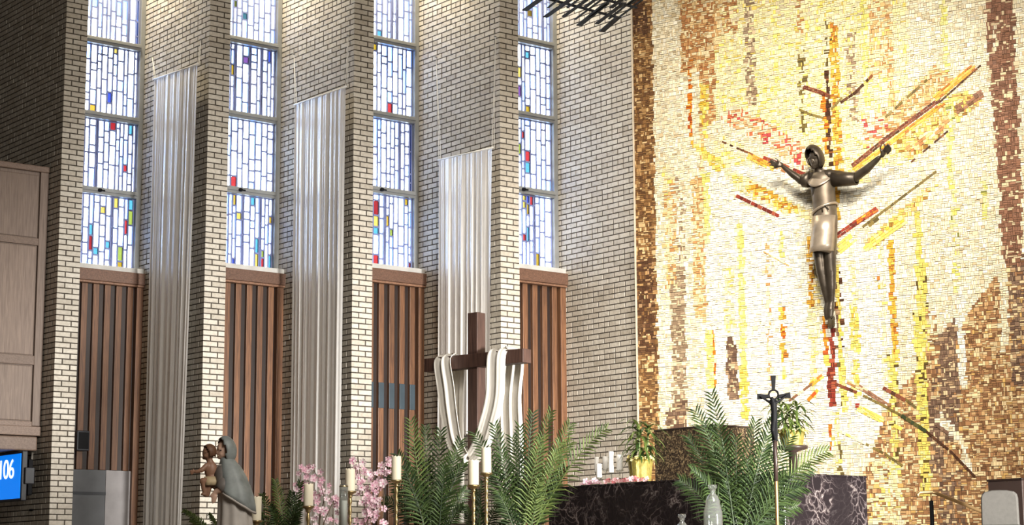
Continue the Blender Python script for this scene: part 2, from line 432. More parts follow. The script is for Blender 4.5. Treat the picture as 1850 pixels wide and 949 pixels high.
def lay_bricks(parent, P, d, rows, limit):
    """rows: list of (z, [(s0, s1, depth)]); brick objects for those that show largest, one stuff mesh for the rest"""
    n = Vector((d.y, -d.x, 0)); rot = math.atan2(d.y, d.x)
    L = []
    for z, cells in rows:
        for s0, s1, D in cells:
            c = P + d*((s0+s1)/2); c = Vector((c.x, c.y, z))
            px, py = proj(c)
            vis = -20 < px < 1870 and -8 < py < 955
            a = proj(c - d*(s1-s0)/2); b = proj(c + d*(s1-s0)/2)
            L.append(((abs(b[0]-a[0]) if vis else -1), s1-s0, D, c))
    L.sort(key=lambda t: -t[0])
    rest = MB(); R = Matrix.Rotation(rot, 3, 'Z')
    for i, (sz, ln, D, c) in enumerate(L):
        off = n*random.uniform(-0.0005, 0.0035)
        tilt = random.uniform(-0.004, 0.004)
        if i < limit and sz > 0:
            o = bpy.data.objects.new('brick', brick_data(ln-0.0155, D))
            o.location = c + off; o.rotation_euler = (random.uniform(-0.01, 0.01), tilt, rot)
            link(o, parent)
        else:
            V, F = brick_mesh('b', ln-0.0155, CH-0.0135, D, jit=0.0012)
            rest.add([c + off + R @ Vector(v) for v in V], F)
    if rest.v:
        tag(rest.build('brickwork', M['brick'], parent), kind='stuff')

ncourse = int((BZ1-BZ0)/CH)
def pier_rows():
    rows = []
    for i in range(ncourse):
        z = BZ0 + (i+0.5)*CH
        if i % 2: rows.append((z, [(-0.00775, 0.1016, 0.194), (0.1016, PW, 0.092)]))
        else: rows.append((z, [(-0.00775, 0.2032, 0.092), (0.2032, PW, 0.092)]))
    return rows
def wall_rows(L, corner=True, phase=0):
    rows = []
    for i in range(ncourse):
        z = BZ0 + (i+0.5)*CH; end = L - ((0.2032 if i % 2 else 0.1016) if corner else (0.0 if i % 2 else 0.1016))
        cells = []
        if not corner and not i % 2: cells.append((end, L, 0.09))
        w = 0.1016 if (i + phase) % 6 == 0 else 0.2032
        s1 = end
        while s1 > 0.03:
            s0 = max(0.0, s1-w)
            if s1 - s0 > 0.025: cells.append((s0, s1, 0.09))
            s1 = s0
        rows.append((z, cells))
    return rows

ORD = ['leftmost', 'second', 'third', 'fourth']
# brick walls that carry the banners and the narrow pier ends beside them
BAY_LABEL = ['shadowed brick wall behind the oak casing at far left',
             'brick wall behind the leftmost white banner', 'brick wall behind the middle white banner',
             'brick wall behind the shortest white banner', 'wide brick wall beside the gold mosaic']
for k in range(5):
    corner = k < 4
    Lk = (3.2 if k == 0 else LB) if corner else LB-0.25
    if corner: near = NP[k]; start = near + E2*Lk
    else: start = NP[4] + E2*LB; near = start - E2*Lk
    d = -E2
    n = Vector((d.y, -d.x, 0))
    core = MB().box((start+near)/2 - n*0.0632 + UP*(FLOOR+TOP)/2, d*Lk/2 - d*0.004, n*0.06, UP*(TOP-FLOOR)/2)
    w = core.build('wall_bay_%d' % (k+1), M['mortar'])
    tag(w, BAY_LABEL[k], 'wall', kind='structure')
    lay_bricks(w, start, d, wall_rows(Lk, corner, phase=[2, 1, 3, 2, 4][k]), 300)
    if corner:
        pn = E1.cross(UP)      # towards the nave
        c = near + E1*PW/2 + E2*0.6 + UP*(FLOOR+TOP)/2
        core = MB().box(c + E2*0.0032, E1*(PW/2-0.008), E2*0.6, UP*(TOP-FLOOR)/2)
        p = core.build('wall_pier_%d' % (k+1), M['mortar'])
        tag(p, 'narrow brick pier end left of the %s stained glass window' % ORD[k], 'pier', kind='structure')
        lay_bricks(p, near, E1, pier_rows(), 300)

# ------------------------------------------------------------------ stained glass windows
WINW = (FP[1] - (NP[0] + E1*PW)).dot(E1)
GLASS_W = [(0.95,0.97,1.0)]*12 + [(0.78,0.88,1.0)]*5 + [(0.55,0.72,1.0)]*2
GLASS_C = [(0.28,0.22,0.058), (0.34,0.29,0.13), (0.236,0.047,0.058), (0.30,0.075,0.08), (0.236,0.26,0.105), (0.36,0.27,0.09), (0.13,0.26,0.30), (0.085,0.115,0.28), (0.167,0.105,0.21)]
pane_meshes = []
for q in range(5):
    V = []; r = 0.5
    for yy in (-0.5, 0.5):
        for (x, z) in ((-r,-r+.12),(-r+.2,-r),(r-.2,-r),(r,-r+.12),(r,r-.12),(r-.2,r),(-r+.2,r),(-r,r-.12)):
            V.append((x+random.uniform(-.03,.03), yy, z+random.uniform(-.015,.015)))
    F = [tuple(range(8)), tuple(range(15, 7, -1))] + [(i, (i+8), ((i+1) % 8)+8, (i+1) % 8) for i in range(8)]
    me = bpy.data.meshes.new('pane'); me.from_pydata(V, [], F); me.materials.append(M['glass']); pane_meshes.append(me)

ROT1 = math.atan2(E1.y, E1.x)
for k in range(4):
    A = NP[k] + E1*PW + E2*(FP[k+1]-NP[k]).dot(E2)          # left end, hidden behind the pier
    B = FP[k+1]
    nrm = Vector((E1.y, -E1.x, 0))
    cx = [455-255, 455, 711, 967][k]
    Wd = (B-A).dot(E1)
    zs = [on_plane(cx, y, A, nrm).z for y in (487, 352, 215.5, 79.5)]
    step = (zs[3]-zs[0])/3
    zs = [zs[0] + step*i for i in range(6)]
    root = empty('window_%d' % (k+1), A + UP*zs[0],
                 '%s tall stained glass window in grey metal frame' % ['leftmost', 'second from left', 'third from left', 'rightmost'][k], 'window', kind='structure')
    fr = MB(); hgt = TOP - zs[0]
    for s in (0.03, Wd-0.035):
        fr.box(A + E1*s + UP*(zs[0]+hgt/2) + nrm*0.02, E1*0.035, nrm*0.05, UP*hgt/2)
    fr.build('window_frame', M['frame'], root, bevel=0.006)
    for i in range(1, 6):
        mb = MB().box(A + E1*Wd/2 + UP*zs[i] + nrm*0.03, E1*(Wd/2-0.066), nrm*0.05, UP*0.045)
        mb.box(A + E1*Wd/2 + UP*(zs[i]+0.01) + nrm*0.09, E1*(Wd/2-0.066), nrm*0.012, UP*0.02)
        b = mb.build('mullion', M['frame'], root, bevel=0.005)
        if i == 1:
            c = A + E1*(Wd*0.44) + UP*(zs[i]+0.0) + nrm*0.11
            MB().ell(c, (0.03, 0.03, 0.025)).bar(c, c+E1*0.07, 0.016, 0.016).build('latch', M['black'], b, smooth=True)
    MB().box(A + E1*Wd/2 + UP*(zs[0]-0.025) + nrm*0.08, E1*Wd/2, nrm*0.13, UP*0.036).build('window_sill', M['sill'], root, bevel=0.008)
    for i in range(5):
        z0, z1 = zs[i]+0.046 + (0.0 if i else -0.03), zs[i+1]-0.046
        g = MB(); s0, s1 = 0.066, Wd-0.075
        panes = []; s = s0
        cols = []
        while s < s1-0.03:
            w = random.choice([0.055, 0.065, 0.075, 0.085, 0.095])
            if random.random() < 0.09: w = 0.028
            if s + w > s1-0.03: w = s1 - s
            cols.append((s, w)); s += w
        LW = 0.020
        for (s, w) in cols:
            g.box(A + E1*(s) + UP*(z0+z1)/2, E1*LW/2, nrm*0.012, UP*(z1-z0)/2)
            z = z0; brk = [z0]
            thin = w < 0.04
            while z < z1 - 0.06:
                h = random.choice([0.10, 0.15, 0.20, 0.26, 0.33]) if not thin else random.choice([0.12, 0.2, 0.3])
                if z1 - (z+h) < 0.07: h = z1 - z
                z += h; brk.append(z)
            for a_, b_ in zip(brk[:-1], brk[1:]):
                g.box(A + E1*(s+w/2) + UP*a_, E1*w/2, nrm*0.012, UP*LW/2)
                low = (i == 0); r_ = random.random()
                if thin: colr = random.choice([(0.09,0.13,0.26), (0.13,0.18,0.32), (0.25,0.32,0.5)])
                elif r_ < (0.26 if low else 0.11) and b_-a_ < (0.23 if low else 0.17): colr = random.choice(GLASS_C)
                else: colr = random.choice(GLASS_W)
                panes.append((s+w/2, w-LW*0.9, (a_+b_)/2, b_-a_-LW*0.9, colr))
        g.box(A + E1*s1 + UP*(z0+z1)/2, E1*LW/2, nrm*0.012, UP*(z1-z0)/2)
        g.box(A + E1*(s0+s1)/2 + UP*z1, E1*(s1-s0)/2, nrm*0.012, UP*LW/2)
        gp = g.build('glass_panel', M['lead'], root)
        if i < 4:
            for (s, w, z, h, colr) in panes:
                o = bpy.data.objects.new('pane', random.choice(pane_meshes))
                o.location = A + E1*s + UP*z + nrm*random.uniform(-0.002, 0.004)
                o.rotation_euler = (0, 0, ROT1); o.scale = (w, 0.018, h); o.color = (*colr, 1)
                link(o, gp)
        else:                                                # above the picture: joined
            j = MB()
            for (s, w, z, h, colr) in panes: j.box(A + E1*s + UP*z, E1*w/2, nrm*0.009, UP*h/2)
            jo = tag(j.build('pane_field', M['glass'], gp), kind='stuff'); jo.color = (0.75, 0.86, 1.0, 1)
    WZ = zs[0]

    # slatted wooden panel below the window
    Fw = 0.14
    P0 = A + nrm*Fw
    zt = WZ - 0.055
    lab = ['slatted brown wooden panel above the dark grey door', 'slatted brown wooden panel between the left and middle banners',
           'slatted brown wooden panel with a row of blue-grey plates', 'slatted brown wooden panel right of the shortest banner'][k]
    pr = empty('slatted_panel', P0 + UP*FLOOR, lab, 'wall panel', 'slatted panels under the windows')
    MB().box(P0 + E1*Wd/2 + UP*(zt-0.075) + nrm*0.05, E1*Wd/2, nrm*0.06, UP*0.075).build('header', M['header_dark'], pr, bevel=0.006)
    MB().box(P0 + E1*Wd/2 + UP*(zt-0.165) + nrm*0.035, E1*Wd/2, nrm*0.055, UP*0.014).build('moulding', M['header_wood'], pr, bevel=0.004)
    zb = FLOOR
    ztop = zt-0.18
    if k == 0: zdoor = on_plane(190, 850, P0, nrm).z
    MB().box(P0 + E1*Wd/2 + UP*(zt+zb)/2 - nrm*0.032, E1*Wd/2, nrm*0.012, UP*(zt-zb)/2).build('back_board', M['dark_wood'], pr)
    MB().box(P0 + E1*(Wd-0.045) + UP*(ztop+zb)/2, E1*0.045, nrm*0.06, UP*(ztop-zb)/2).build('stile', M['brown_wood'], pr, bevel=0.004)
    ns = 6; pitch = 0.160
    for i in range(ns):
        s = Wd - 0.165 - i*pitch
        lo = zdoor if k == 0 else zb
        c = P0 + E1*s + UP*(ztop+lo)/2 + nrm*0.0
        sl = MB().box(c, E1*0.040, nrm*0.026, UP*(ztop-lo)/2).build('slat', M['brown_wood'], pr, bevel=0.004)
        if k == 2 and i < 5:
            za, zc = on_plane(720, 694, P0, nrm).z, on_plane(720, 740, P0, nrm).z
            MB().box(P0 + E1*s + UP*(za+zc)/2 + nrm*0.028, E1*0.0405, nrm*0.006, UP*(za-zc)/2).build('plate', M['blueplate'], sl, bevel=0.003)
    if k == 0:
        dr = empty('door_1', P0 + UP*FLOOR, 'dark grey door set in the leftmost slatted panel', 'door', kind='structure')
        lw = 0.34
        MB().box(P0 + E1*(Wd-0.09-lw-0.28) + UP*(zdoor+FLOOR)/2 - nrm*0.005, E1*0.28, nrm*0.012, UP*(zdoor-FLOOR)/2).build('door_leaf', M['greydoor'], dr, bevel=0.004)
        zr = on_plane(170, 892, P0, nrm).z
        MB().box(P0 + E1*(Wd-0.09-lw-0.28) + UP*zr + nrm*0.018, E1*0.28, nrm*0.006, UP*0.018).build('door_rail', M['blackplastic'], dr)
        MB().box(P0 + E1*(Wd-0.09-lw/2) + UP*(zdoor+FLOOR)/2 - nrm*0.005, E1*lw/2, nrm*0.02, UP*(zdoor-FLOOR)/2).build('side_panel', M['lightdoor'], dr, bevel=0.004)
        # small loudspeaker on the slats
        c = on_plane(147, 797, P0 + nrm*0.14, nrm)
        sp = MB().box(c, E1*0.085, nrm*0.06, UP*0.125).build('loudspeaker', M['blackplastic'], bevel=0.012)
        tag(sp, 'small black loudspeaker on the slatted panel above the grey door', 'loudspeaker')
        MB().box(c + nrm*0.061, E1*0.07, nrm*0.004, UP*0.105).build('grille', M['black'], sp, bevel=0.003)
        MB().box(c - nrm*0.07, E1*0.03, nrm*0.02, UP*0.04).build('bracket', M['black'], sp)

# ------------------------------------------------------------------ mosaic wall
MA = math.radians(-34.0)
MD = Vector((math.cos(MA), math.sin(MA), 0))
MN = Vector((MD.y, -MD.x, 0))
MP = NP[4] + E2*0.25 + MD*0.022 + MN*0.02
ML = 7.2
mw = MB().box(MP + MD*(ML/2) - MN*0.15 + UP*(FLOOR+TOP)/2, MD*ML/2, MN*0.145, UP*(TOP-FLOOR)/2).build('wall_mosaic', M['grout'])
tag(mw, 'glowing gold and cream tile mosaic wall behind the bronze figure', 'wall', kind='structure')
tr = MB().box(MP - MD*0.009 - MN*0.06 + UP*(FLOOR+TOP)/2, MD*0.009, MN*0.075, UP*(TOP-FLOOR)/2).build('trim_1', M['edge'])
tag(tr, 'thin pale metal edge strip between brick and mosaic', 'trim', kind='structure')

def lin(c): return tuple((x/255)**2.2 for x in c)
PAL = {
 'C':  [(5,(236,226,196)),(3,(228,212,176)),(2,(242,236,216)),(0.5,(204,184,146))],
 'CW': [(6,(242,238,222)),(3,(238,230,206)),(0.5,(222,206,166))],
 'CY': [(4,(238,226,184)),(3,(240,226,165)),(1,(238,210,110)),(1,(228,212,180))],
 'BG': [(4,(134,98,62)),(3,(106,76,52)),(2.4,(174,136,90)),(1.6,(212,180,132))],
 'BD': [(5,(86,60,44)),(3,(112,82,58)),(1,(176,140,102))],
 'TO': [(3,(190,142,92)),(2,(218,186,134)),(2,(168,116,74)),(2,(232,214,172))],
 'TL': [(3,(214,172,116)),(4,(236,214,165)),(1,(190,140,90))],
 'G':  [(4,(164,142,116)),(3,(138,116,94)),(2.4,(206,184,148)),(1.6,(228,210,174))],
 'GB': [(4,(126,102,84)),(3,(106,82,68)),(2,(172,142,110)),(1.4,(214,190,150))],
 'BT': [(3,(158,116,80)),(3,(192,154,108)),(1.6,(128,92,64)),(3,(226,202,156)),(0.6,(204,164,100))],
 'BR': [(5,(142,102,80)),(3,(122,86,66)),(1.6,(216,194,156))],
 'Y':  [(4,(228,200,96)),(2,(236,218,134)),(1,(214,170,60))],
 'YL': [(4,(234,220,120)),(3,(240,230,165))],
 'YD': [(7,(226,204,104)),(2,(238,224,150)),(0.9,(90,74,40))],
 'YG': [(3,(236,228,150)),(2,(226,216,110)),(2,(240,230,190)),(0.3,(120,124,60))],
 'OY': [(4,(216,158,60)),(3,(228,186,86)),(1,(178,112,48))],
 'O':  [(4,(214,120,40)),(2,(226,160,60)),(2,(180,84,40))],
 'R':  [(4,(140,58,46)),(3,(164,86,62)),(2,(104,44,38))],
 'M':  [(4,(104,56,44)),(3,(128,76,56)),(1,(80,52,42))],
 'D':  [(4,(70,46,34)),(3,(94,62,44)),(1,(130,80,50))],
 'OL': [(4,(120,104,60)),(2,(96,84,52))],
 'GR': [(4,(58,66,44)),(2,(84,84,50))],
 'RS': [(5,(238,222,184)),(2,(222,170,120)),(1.3,(206,110,76)),(0.7,(190,80,80))],
 'YT': [(3,(236,206,110)),(3,(236,216,160)),(2,(210,160,96)),(0.5,(150,110,50))],
}
PXM_ = 1/158.0
DES = []; STROKES = []
def band(xl, xr, ym, y0, y1, pal, p=1.0):
    sl = (on_plane(xl, ym, MP, MN) - MP).dot(MD); sr = (on_plane(xr, ym, MP, MN) - MP).dot(MD)
    DES.append(('b', sl, sr, y0, y1, pal, p))
def poly(pts, pal, p=1.0): DES.append(('p', np.array(pts, float), pal, p))
def stroke(pts, w, pal, p=1.0):
    for (x0, y0), (x1, y1) in zip(pts[:-1], pts[1:]):
        l = math.hypot(x1-x0, y1-y0); nx, ny = -(y1-y0)/l*w/2, (x1-x0)/l*w/2
        a, b = on_plane(x0, y0, MP, MN), on_plane(x1, y1, MP, MN)
        STROKES.append(((a-MP).dot(MD), a.z, (b-MP).dot(MD), b.z, w*PXM_, pal, p))
# vertical rays
band(1100,1179,100,-200,1100,'BG'); band(1100,1168,60,-200,60,'BD',.8); band(1100,1184,560,470,640,'BD',.75)
band(1230,1262,80,-200,130,'TO'); band(1243,1250,160,100,260,'O',.7); band(1262,1290,80,-200,235,'TO'); band(1265,1280,190,150,250,'Y',.8)
band(1290,1302,80,-200,90,'TL'); band(1262,1271,200,230,420,'TL'); band(1268,1282,360,310,440,'YL',.85)
band(1302,1335,60,-200,60,'TO',.7); band(1347,1365,110,-200,192,'G',.75); band(1335,1347,110,-50,260,'CY',.8); band(1395,1408,60,-200,170,'YL',.55)
band(1408,1440,60,-200,210,'CY'); band(1442,1456,120,-200,60,'TO',.4); band(1443,1457,140,90,240,'OL',.35)
band(1490,1560,60,-200,330,'CY',.85); band(1530,1548,120,60,220,'G',.55); band(1557,1568,60,-200,190,'YL',.9); band(1601,1613,100,-200,230,'TL',.9)
band(1570,1601,60,-200,140,'TL',.55); band(1640,1652,60,-200,160,'CY',.6)
band(1703,1713,80,-200,360,'YG'); band(1640,1700,60,-200,120,'C')
band(1200,1214,420,300,560,'CY',.6); band(1212,1239,600,480,790,'G'); band(1200,1222,420,320,520,'TL',.6); band(1222,1238,420,320,480,'G',.4)
poly([(1203,800),(1203,746),(1239,716),(1242,800)],'GB')
band(1254,1275,520,320,575,'TL',.9); poly([(1254,560),(1276,560),(1276,590)],'TL')
band(1276,1289,640,595,705,'YL'); band(1289,1292,640,600,700,'O',.8)
poly([(1312,604),(1331,628),(1335,722),(1314,722)],'GB'); band(1335,1347,560,405,705,'YL'); band(1337,1352,680,660,760,'Y',.8)
band(1308,1328,520,480,600,'CY',.7); band(1385,1392,560,440,700,'TL',.5)
band(1408,1417,450,420,466,'YL'); band(1411,1420,600,555,577,'OY'); band(1411,1420,600,588,611,'O'); band(1411,1420,640,618,652,'OY'); band(1413,1421,670,660,682,'Y')
band(1461,1471,520,380,560,'OY',.8); band(1463,1474,620,555,720,'CY'); band(1471,1482,520,470,640,'CY',.7)
band(1535,1546,520,440,640,'CY',.8); band(1537,1552,580,555,640,'Y',.75); band(1541,1552,660,650,720,'Y',.9); band(1590,1600,520,430,700,'CY',.6); band(1585,1590,500,500,525,'OY')
band(1609,1619,560,430,650,'OY'); band(1609,1622,680,640,800,'YD',.8)
band(1654,1664,430,380,480,'Y'); band(1658,1676,560,470,900,'YD')
band(1720,1733,430,360,560,'YG',.5); band(1773,1784,340,320,400,'YG',.8)
# dim brown fields at the right
poly([(1850,470),(1815,480),(1776,530),(1740,578),(1740,705),(1724,575),(1690,612),(1640,690),(1600,735),(1585,790),(1560,860),(1560,1100),(2100,1100),(2100,640),(2010,560),(1950,430),(1905,520),(1880,400)],'BT')
poly([(1740,578),(1776,530),(1803,497),(1806,620),(1740,720)],'BT'); poly([(1727,520),(1740,520),(1746,700),(1733,700)],'CW')
poly([(1690,612),(1727,572),(1731,700),(1700,705)],'GB'); poly([(1700,640),(1733,690),(1733,800),(1690,800),(1680,720)],'GB',.9)
poly([(1805,470),(1820,470),(1824,620),(1808,640)],'C'); poly([(1822,470),(1870,450),(1885,700),(1830,700)],'GB',.7)
poly([(1676,700),(1704,700),(1706,860),(1676,860)],'GB',.85); poly([(1697,855),(1740,850),(1745,1000),(1697,1000)],'GB',.6)
band(1676,1700,730,560,720,'BT',.5); band(1640,1658,800,700,1000,'BT')
band(1658,1678,760,560,900,'YD'); band(1609,1622,760,640,860,'YD',.85)
poly([(1690,762),(1738,805),(1740,840),(1762,862),(1740,790),(1700,745)],'C')
poly([(1575,830),(1600,815),(1632,845),(1634,1000),(1570,1000)],'CY',.75)
band(1782,1832,40,-200,100,'BR'); poly([(1785,100),(1836,100),(1846,330),(1848,480),(1812,480),(1806,330)],'BR'); band(1795,1802,60,40,90,'C',.8)
poly([(1836,-200),(2100,-200),(2100,470),(1850,470)],'C'); poly([(1860,-200),(1900,-200),(1910,470),(1868,470)],'BR')
# rising rays
poly([(1250,264),(1262,260),(1312,298),(1296,312)],'Y',.9); poly([(1298,208),(1335,192),(1455,262),(1450,318),(1400,295)],'RS')
poly([(1268,235),(1300,215),(1460,310),(1465,330),(1330,275)],'C'); poly([(1285,258),(1300,240),(1345,265),(1340,290)],'CY',.8)
stroke([(1305,256),(1352,276)],4,'D',.8); stroke([(1352,281),(1395,302)],13,'OY',.9); stroke([(1380,285),(1405,294),(1465,320)],7,'R',.95); stroke([(1400,300),(1462,328)],9,'TO',.8)
poly([(1300,300),(1330,310),(1470,385),(1466,412),(1330,345)],'CY'); poly([(1352,326),(1440,370),(1436,388),(1350,348)],'OY',.65)
stroke([(1331,354),(1352,364),(1402,388)],7,'R',.9); poly([(1400,395),(1440,385),(1470,408),(1466,430)],'CW')
stroke([(1380,455),(1425,480)],3,'TL'); stroke([(1520,185),(1545,168),(1582,131)],6,'D',.85); stroke([(1503,197),(1517,182)],5,'OL',.9)
stroke([(1454,158),(1480,166),(1496,173)],8,'M'); stroke([(1444,198),(1462,206),(1486,213)],5,'OL')
poly([(1590,205),(1640,170),(1690,118),(1722,138),(1700,172),(1614,240)],'TL'); stroke([(1600,212),(1680,140)],5,'OL',.6)
poly([(1560,215),(1600,200),(1610,250),(1560,270)],'RS',.8)
stroke([(1540,300),(1600,252),(1698,180)],9,'M'); stroke([(1545,306),(1604,262),(1700,190)],9,'OY'); stroke([(1690,178),(1756,124)],13,'OY'); stroke([(1700,183),(1768,122)],4,'D')
poly([(1612,262),(1722,170),(1745,165),(1778,182),(1700,245),(1646,292)],'YT'); stroke([(1640,272),(1712,220)],16,'TO',.8); stroke([(1730,198),(1770,172)],16,'BR',.9); stroke([(1648,292),(1712,238)],4,'D',.8)
poly([(1712,185),(1725,178),(1727,250),(1714,255)],'YG')
poly([(1640,300),(1690,315),(1560,430),(1520,420)],'C'); stroke([(1562,408),(1692,310)],5,'OL'); stroke([(1515,425),(1548,402),(1580,381)],11,'R'); stroke([(1548,402),(1580,381)],8,'O')
poly([(1560,440),(1665,345),(1695,332),(1672,362),(1580,452)],'YT'); stroke([(1562,448),(1628,402)],16,'Y',.85); stroke([(1516,450),(1538,432)],20,'Y',.8)
stroke([(1571,408),(1584,397)],7,'OL')
# stem of light and its lower branches
band(1488,1494,220,170,278,'O'); band(1493,1496,90,40,130,'OL',.8); band(1494,1499,200,120,300,'D'); band(1501,1504,140,50,165,'OL',.8); band(1504,1519,220,40,330,'OY',.85); band(1506,1517,360,330,402,'OY')
band(1506,1511,470,400,600,'D',.9); band(1512,1519,560,478,720,'Y'); band(1519,1522,560,478,720,'D',.6); band(1488,1494,600,572,640,'O'); band(1490,1496,640,640,660,'Y')
band(1500,1508,600,578,672,'R'); band(1511,1516,610,560,636,'GB'); band(1497,1509,700,672,735,'R'); band(1502,1509,680,655,690,'R'); poly([(1491,668),(1502,662),(1502,672),(1491,678)],'R')
band(1511,1517,660,654,664,'OL'); band(1519,1528,690,654,745,'YD'); band(1499,1503,790,765,815,'O'); band(1516,1520,800,785,870,'OL',.9); band(1506,1519,820,740,870,'CY',.8)
stroke([(1510,694),(1545,708)],6,'M'); stroke([(1555,700),(1596,727)],8,'BR'); stroke([(1532,690),(1556,702)],8,'TO'); stroke([(1596,701),(1633,722)],7,'M'); stroke([(1548,733),(1552,733)],9,'R')
stroke([(1562,716),(1600,735),(1632,753)],5,'OL'); stroke([(1632,753),(1674,780)],7,'GR'); stroke([(1674,780),(1720,818),(1762,862)],5,'D',.9); stroke([(1552,738),(1592,758)],12,'Y'); stroke([(1592,758),(1628,775)],7,'Y',.8)
stroke([(1515,778),(1560,800)],5,'CY'); stroke([(1560,800),(1602,822),(1637,846)],5,'OL',.8); stroke([(1637,722),(1660,741)],5,'OL',.6)
stroke([(1486,680),(1470,692)],9,'OY',.7); stroke([(1470,692),(1430,722)],5,'BR'); stroke([(1436,695),(1416,708)],6,'CY'); stroke([(1478,705),(1462,722)],7,'O',.8); stroke([(1695,770),(1712,782)],6,'GB')

def inpoly(px, py, P):
    r = np.zeros(len(px), bool); n = len(P); j = n-1
    for i in range(n):
        xi, yi = P[i]; xj, yj = P[j]
        if yi != yj:
            c = ((yi > py) != (yj > py)) & (px < (xj-xi)*(py-yi)/(yj-yi)+xi)
            r ^= c
        j = i
    return r
def tiles():
    T = []                                       # s, z, half-width, half-height
    rowh = 0.050; z = FLOOR + 0.3
    while z < 9.0:
        s = random.uniform(-0.05, 0.0)
        while s < 6.2:
            w = random.choice([0.036, 0.042, 0.049, 0.056, 0.068])
            s0, s1 = max(0.002, s), s + w
            zz0 = z + random.uniform(-0.002, 0.002); h = rowh
            if s1 - s0 > 0.012:
                cx, cw = (s0+s1)/2, (s1-s0)
                q = random.random()
                if q < 0.52:
                    hs = random.choice([(0.5, 0.5), (0.36, 0.64), (0.34, 0.33, 0.33)]); a = 0
                    for hh in hs: T.append((cx, zz0+h*(a+hh/2), cw/2, h*hh/2)); a += hh
                elif q < 0.80:
                    ws = random.choice([(0.5, 0.5), (0.4, 0.6), (0.34, 0.33, 0.33)]); a = 0
                    for ww in ws: T.append((s0+cw*(a+ww/2), zz0+h/2, cw*ww/2, h/2)); a += ww
                elif q < 0.93:
                    for i in range(2):
                        for j in range(2): T.append((s0+cw*(0.25+0.5*i), zz0+h*(0.25+0.5*j), cw/4, h/4))
                else: T.append((cx, zz0+h/2, cw/2, h/2))
            s += w
        z += rowh
    return np.array(T)
T = tiles()
T = np.hstack([T, np.zeros((len(T), 1))]); nBase = len(T)
ST = []; stpal = []
for (sa, za, sb_, zb_, w_, pal, p_) in STROKES:
    L_ = math.hypot(sb_-sa, zb_-za); ang = math.atan2(zb_-za, sb_-sa); nlane = max(1, round(w_/0.03)); lw_ = w_/nlane
    for ln in range(nlane):
        off = (ln+0.5)*lw_ - w_/2; t_ = random.uniform(-0.03, 0)
        while t_ < L_:
            l_ = random.uniform(0.04, 0.075)
            if random.random() < p_:
                m_ = t_ + l_/2
                ST.append((sa + math.cos(ang)*m_ - math.sin(ang)*off, za + math.sin(ang)*m_ + math.cos(ang)*off, l_/2, lw_/2, ang)); stpal.append(pal)
            t_ += l_
T = np.vstack([T, np.array(ST)]); nT = len(T)
ctr = np.array(MP)[None] + T[:, :1]*np.array(MD)[None] + T[:, 1:2]*np.array([[0, 0, 1.0]])
q = (ctr - np.array(EYE)) @ np.array(CAMR)       # rows in camera axes
TX = W_/2 + FPX*q[:, 0]/-q[:, 2]; TY = H_/2 - FPX*q[:, 1]/-q[:, 2]
pal_id = np.array(['C']*nT, dtype=object)
rng = np.random.RandomState(3)
mid = rng.rand(nT)
pal_id[(TX > 1290) & (TX < 1640) & (TY < 300)] = 'CY'
pal_id[(TX > 1270) & (TX < 1620) & (TY > 300) & (TY < 800)] = 'CW'  # whiter tiles paint in the spotlights' blown-out centre
for D_ in DES:
    if D_[0] == 'b': m_ = (T[:, 0] >= D_[1]) & (T[:, 0] <= D_[2]) & (TY >= D_[3]) & (TY <= D_[4]); pal, p_ = D_[5], D_[6]
    else: m_ = inpoly(TX, TY, D_[1]); pal, p_ = D_[2], D_[3]
    if p_ < 1: m_ &= rng.rand(nT) < p_
    m_[nBase:] = False
    pal_id[m_] = pal
for i_, p_ in enumerate(stpal): pal_id[nBase+i_] = p_
cols = np.zeros((nT, 3))
for key, lst in PAL.items():
    idx = np.where(pal_id == key)[0]
    if len(idx) == 0: continue
    w = np.array([a for a, _ in lst], float); w /= w.sum()
    ch = rng.choice(len(lst), len(idx), p=w); cc = np.array([lin(c) for _, c in lst])
    cols[idx] = cc[ch]
cols *= (0.74 + 0.34*rng.rand(nT, 1))
cols = np.clip(cols, 0, 0.9)
GAP = 0.0020
def tile_arrays(idx):
    """front corners and back corners for the given tiles"""
    n_ = len(idx); t = T[idx]
    hw = np.maximum(t[:, 2]-GAP, 0.004); hh = np.maximum(t[:, 3]-GAP-0.0004, 0.004)
    tx = rng.normal(0, 0.035, n_); tz = rng.normal(0, 0.035, n_); proud = 0.008 + 0.003*rng.rand(n_)
    V = np.zeros((n_, 8, 3))
    for k_, (a, b) in enumerate(((-1,-1),(1,-1),(1,1),(-1,1))):
        ca, sa = np.cos(t[:, 4]), np.sin(t[:, 4])
        s = t[:, 0] + a*hw*ca - b*hh*sa; z = t[:, 1] + a*hw*sa + b*hh*ca
        fr = proud + 0.006*(t[:, 4] != 0) + a*hw*tx + b*hh*tz
        base = np.array(MP)[None] + s[:, None]*np.array(MD)[None]; base[:, 2] = z
        V[:, k_] = base + (fr - 0.005)[:, None]*np.array(MN)[None]
        V[:, k_+4] = base - 0.012*np.array(MN)[None]
    return V
TF = np.array([(0,1,2,3),(4,5,1,0),(5,6,2,1),(6,7,3,2),(7,4,0,3)])
def tile_mesh(name, idx, V):
    n_ = len(idx); me = bpy.data.meshes.new(name)
    me.vertices.add(n_*8); me.vertices.foreach_set('co', V.reshape(-1))
    F = (TF[None] + (np.arange(n_)*8)[:, None, None]).reshape(-1)
    me.loops.add(n_*20); me.loops.foreach_set('vertex_index', F.astype(np.int32))
    me.polygons.add(n_*5); me.polygons.foreach_set('loop_start', np.arange(0, n_*20, 4, dtype=np.int32))
    me.update(calc_edges=True)
    at_ = me.attributes.new('tile', 'FLOAT_COLOR', 'POINT')
    c = np.ones((n_*8, 4)); c[:, :3] = np.repeat(cols[idx], 8, axis=0); at_.data.foreach_set('color', c.reshape(-1))
    me.polygons.foreach_set('use_smooth', [False]*(n_*5)); me.materials.append(M['mosaic']); return me
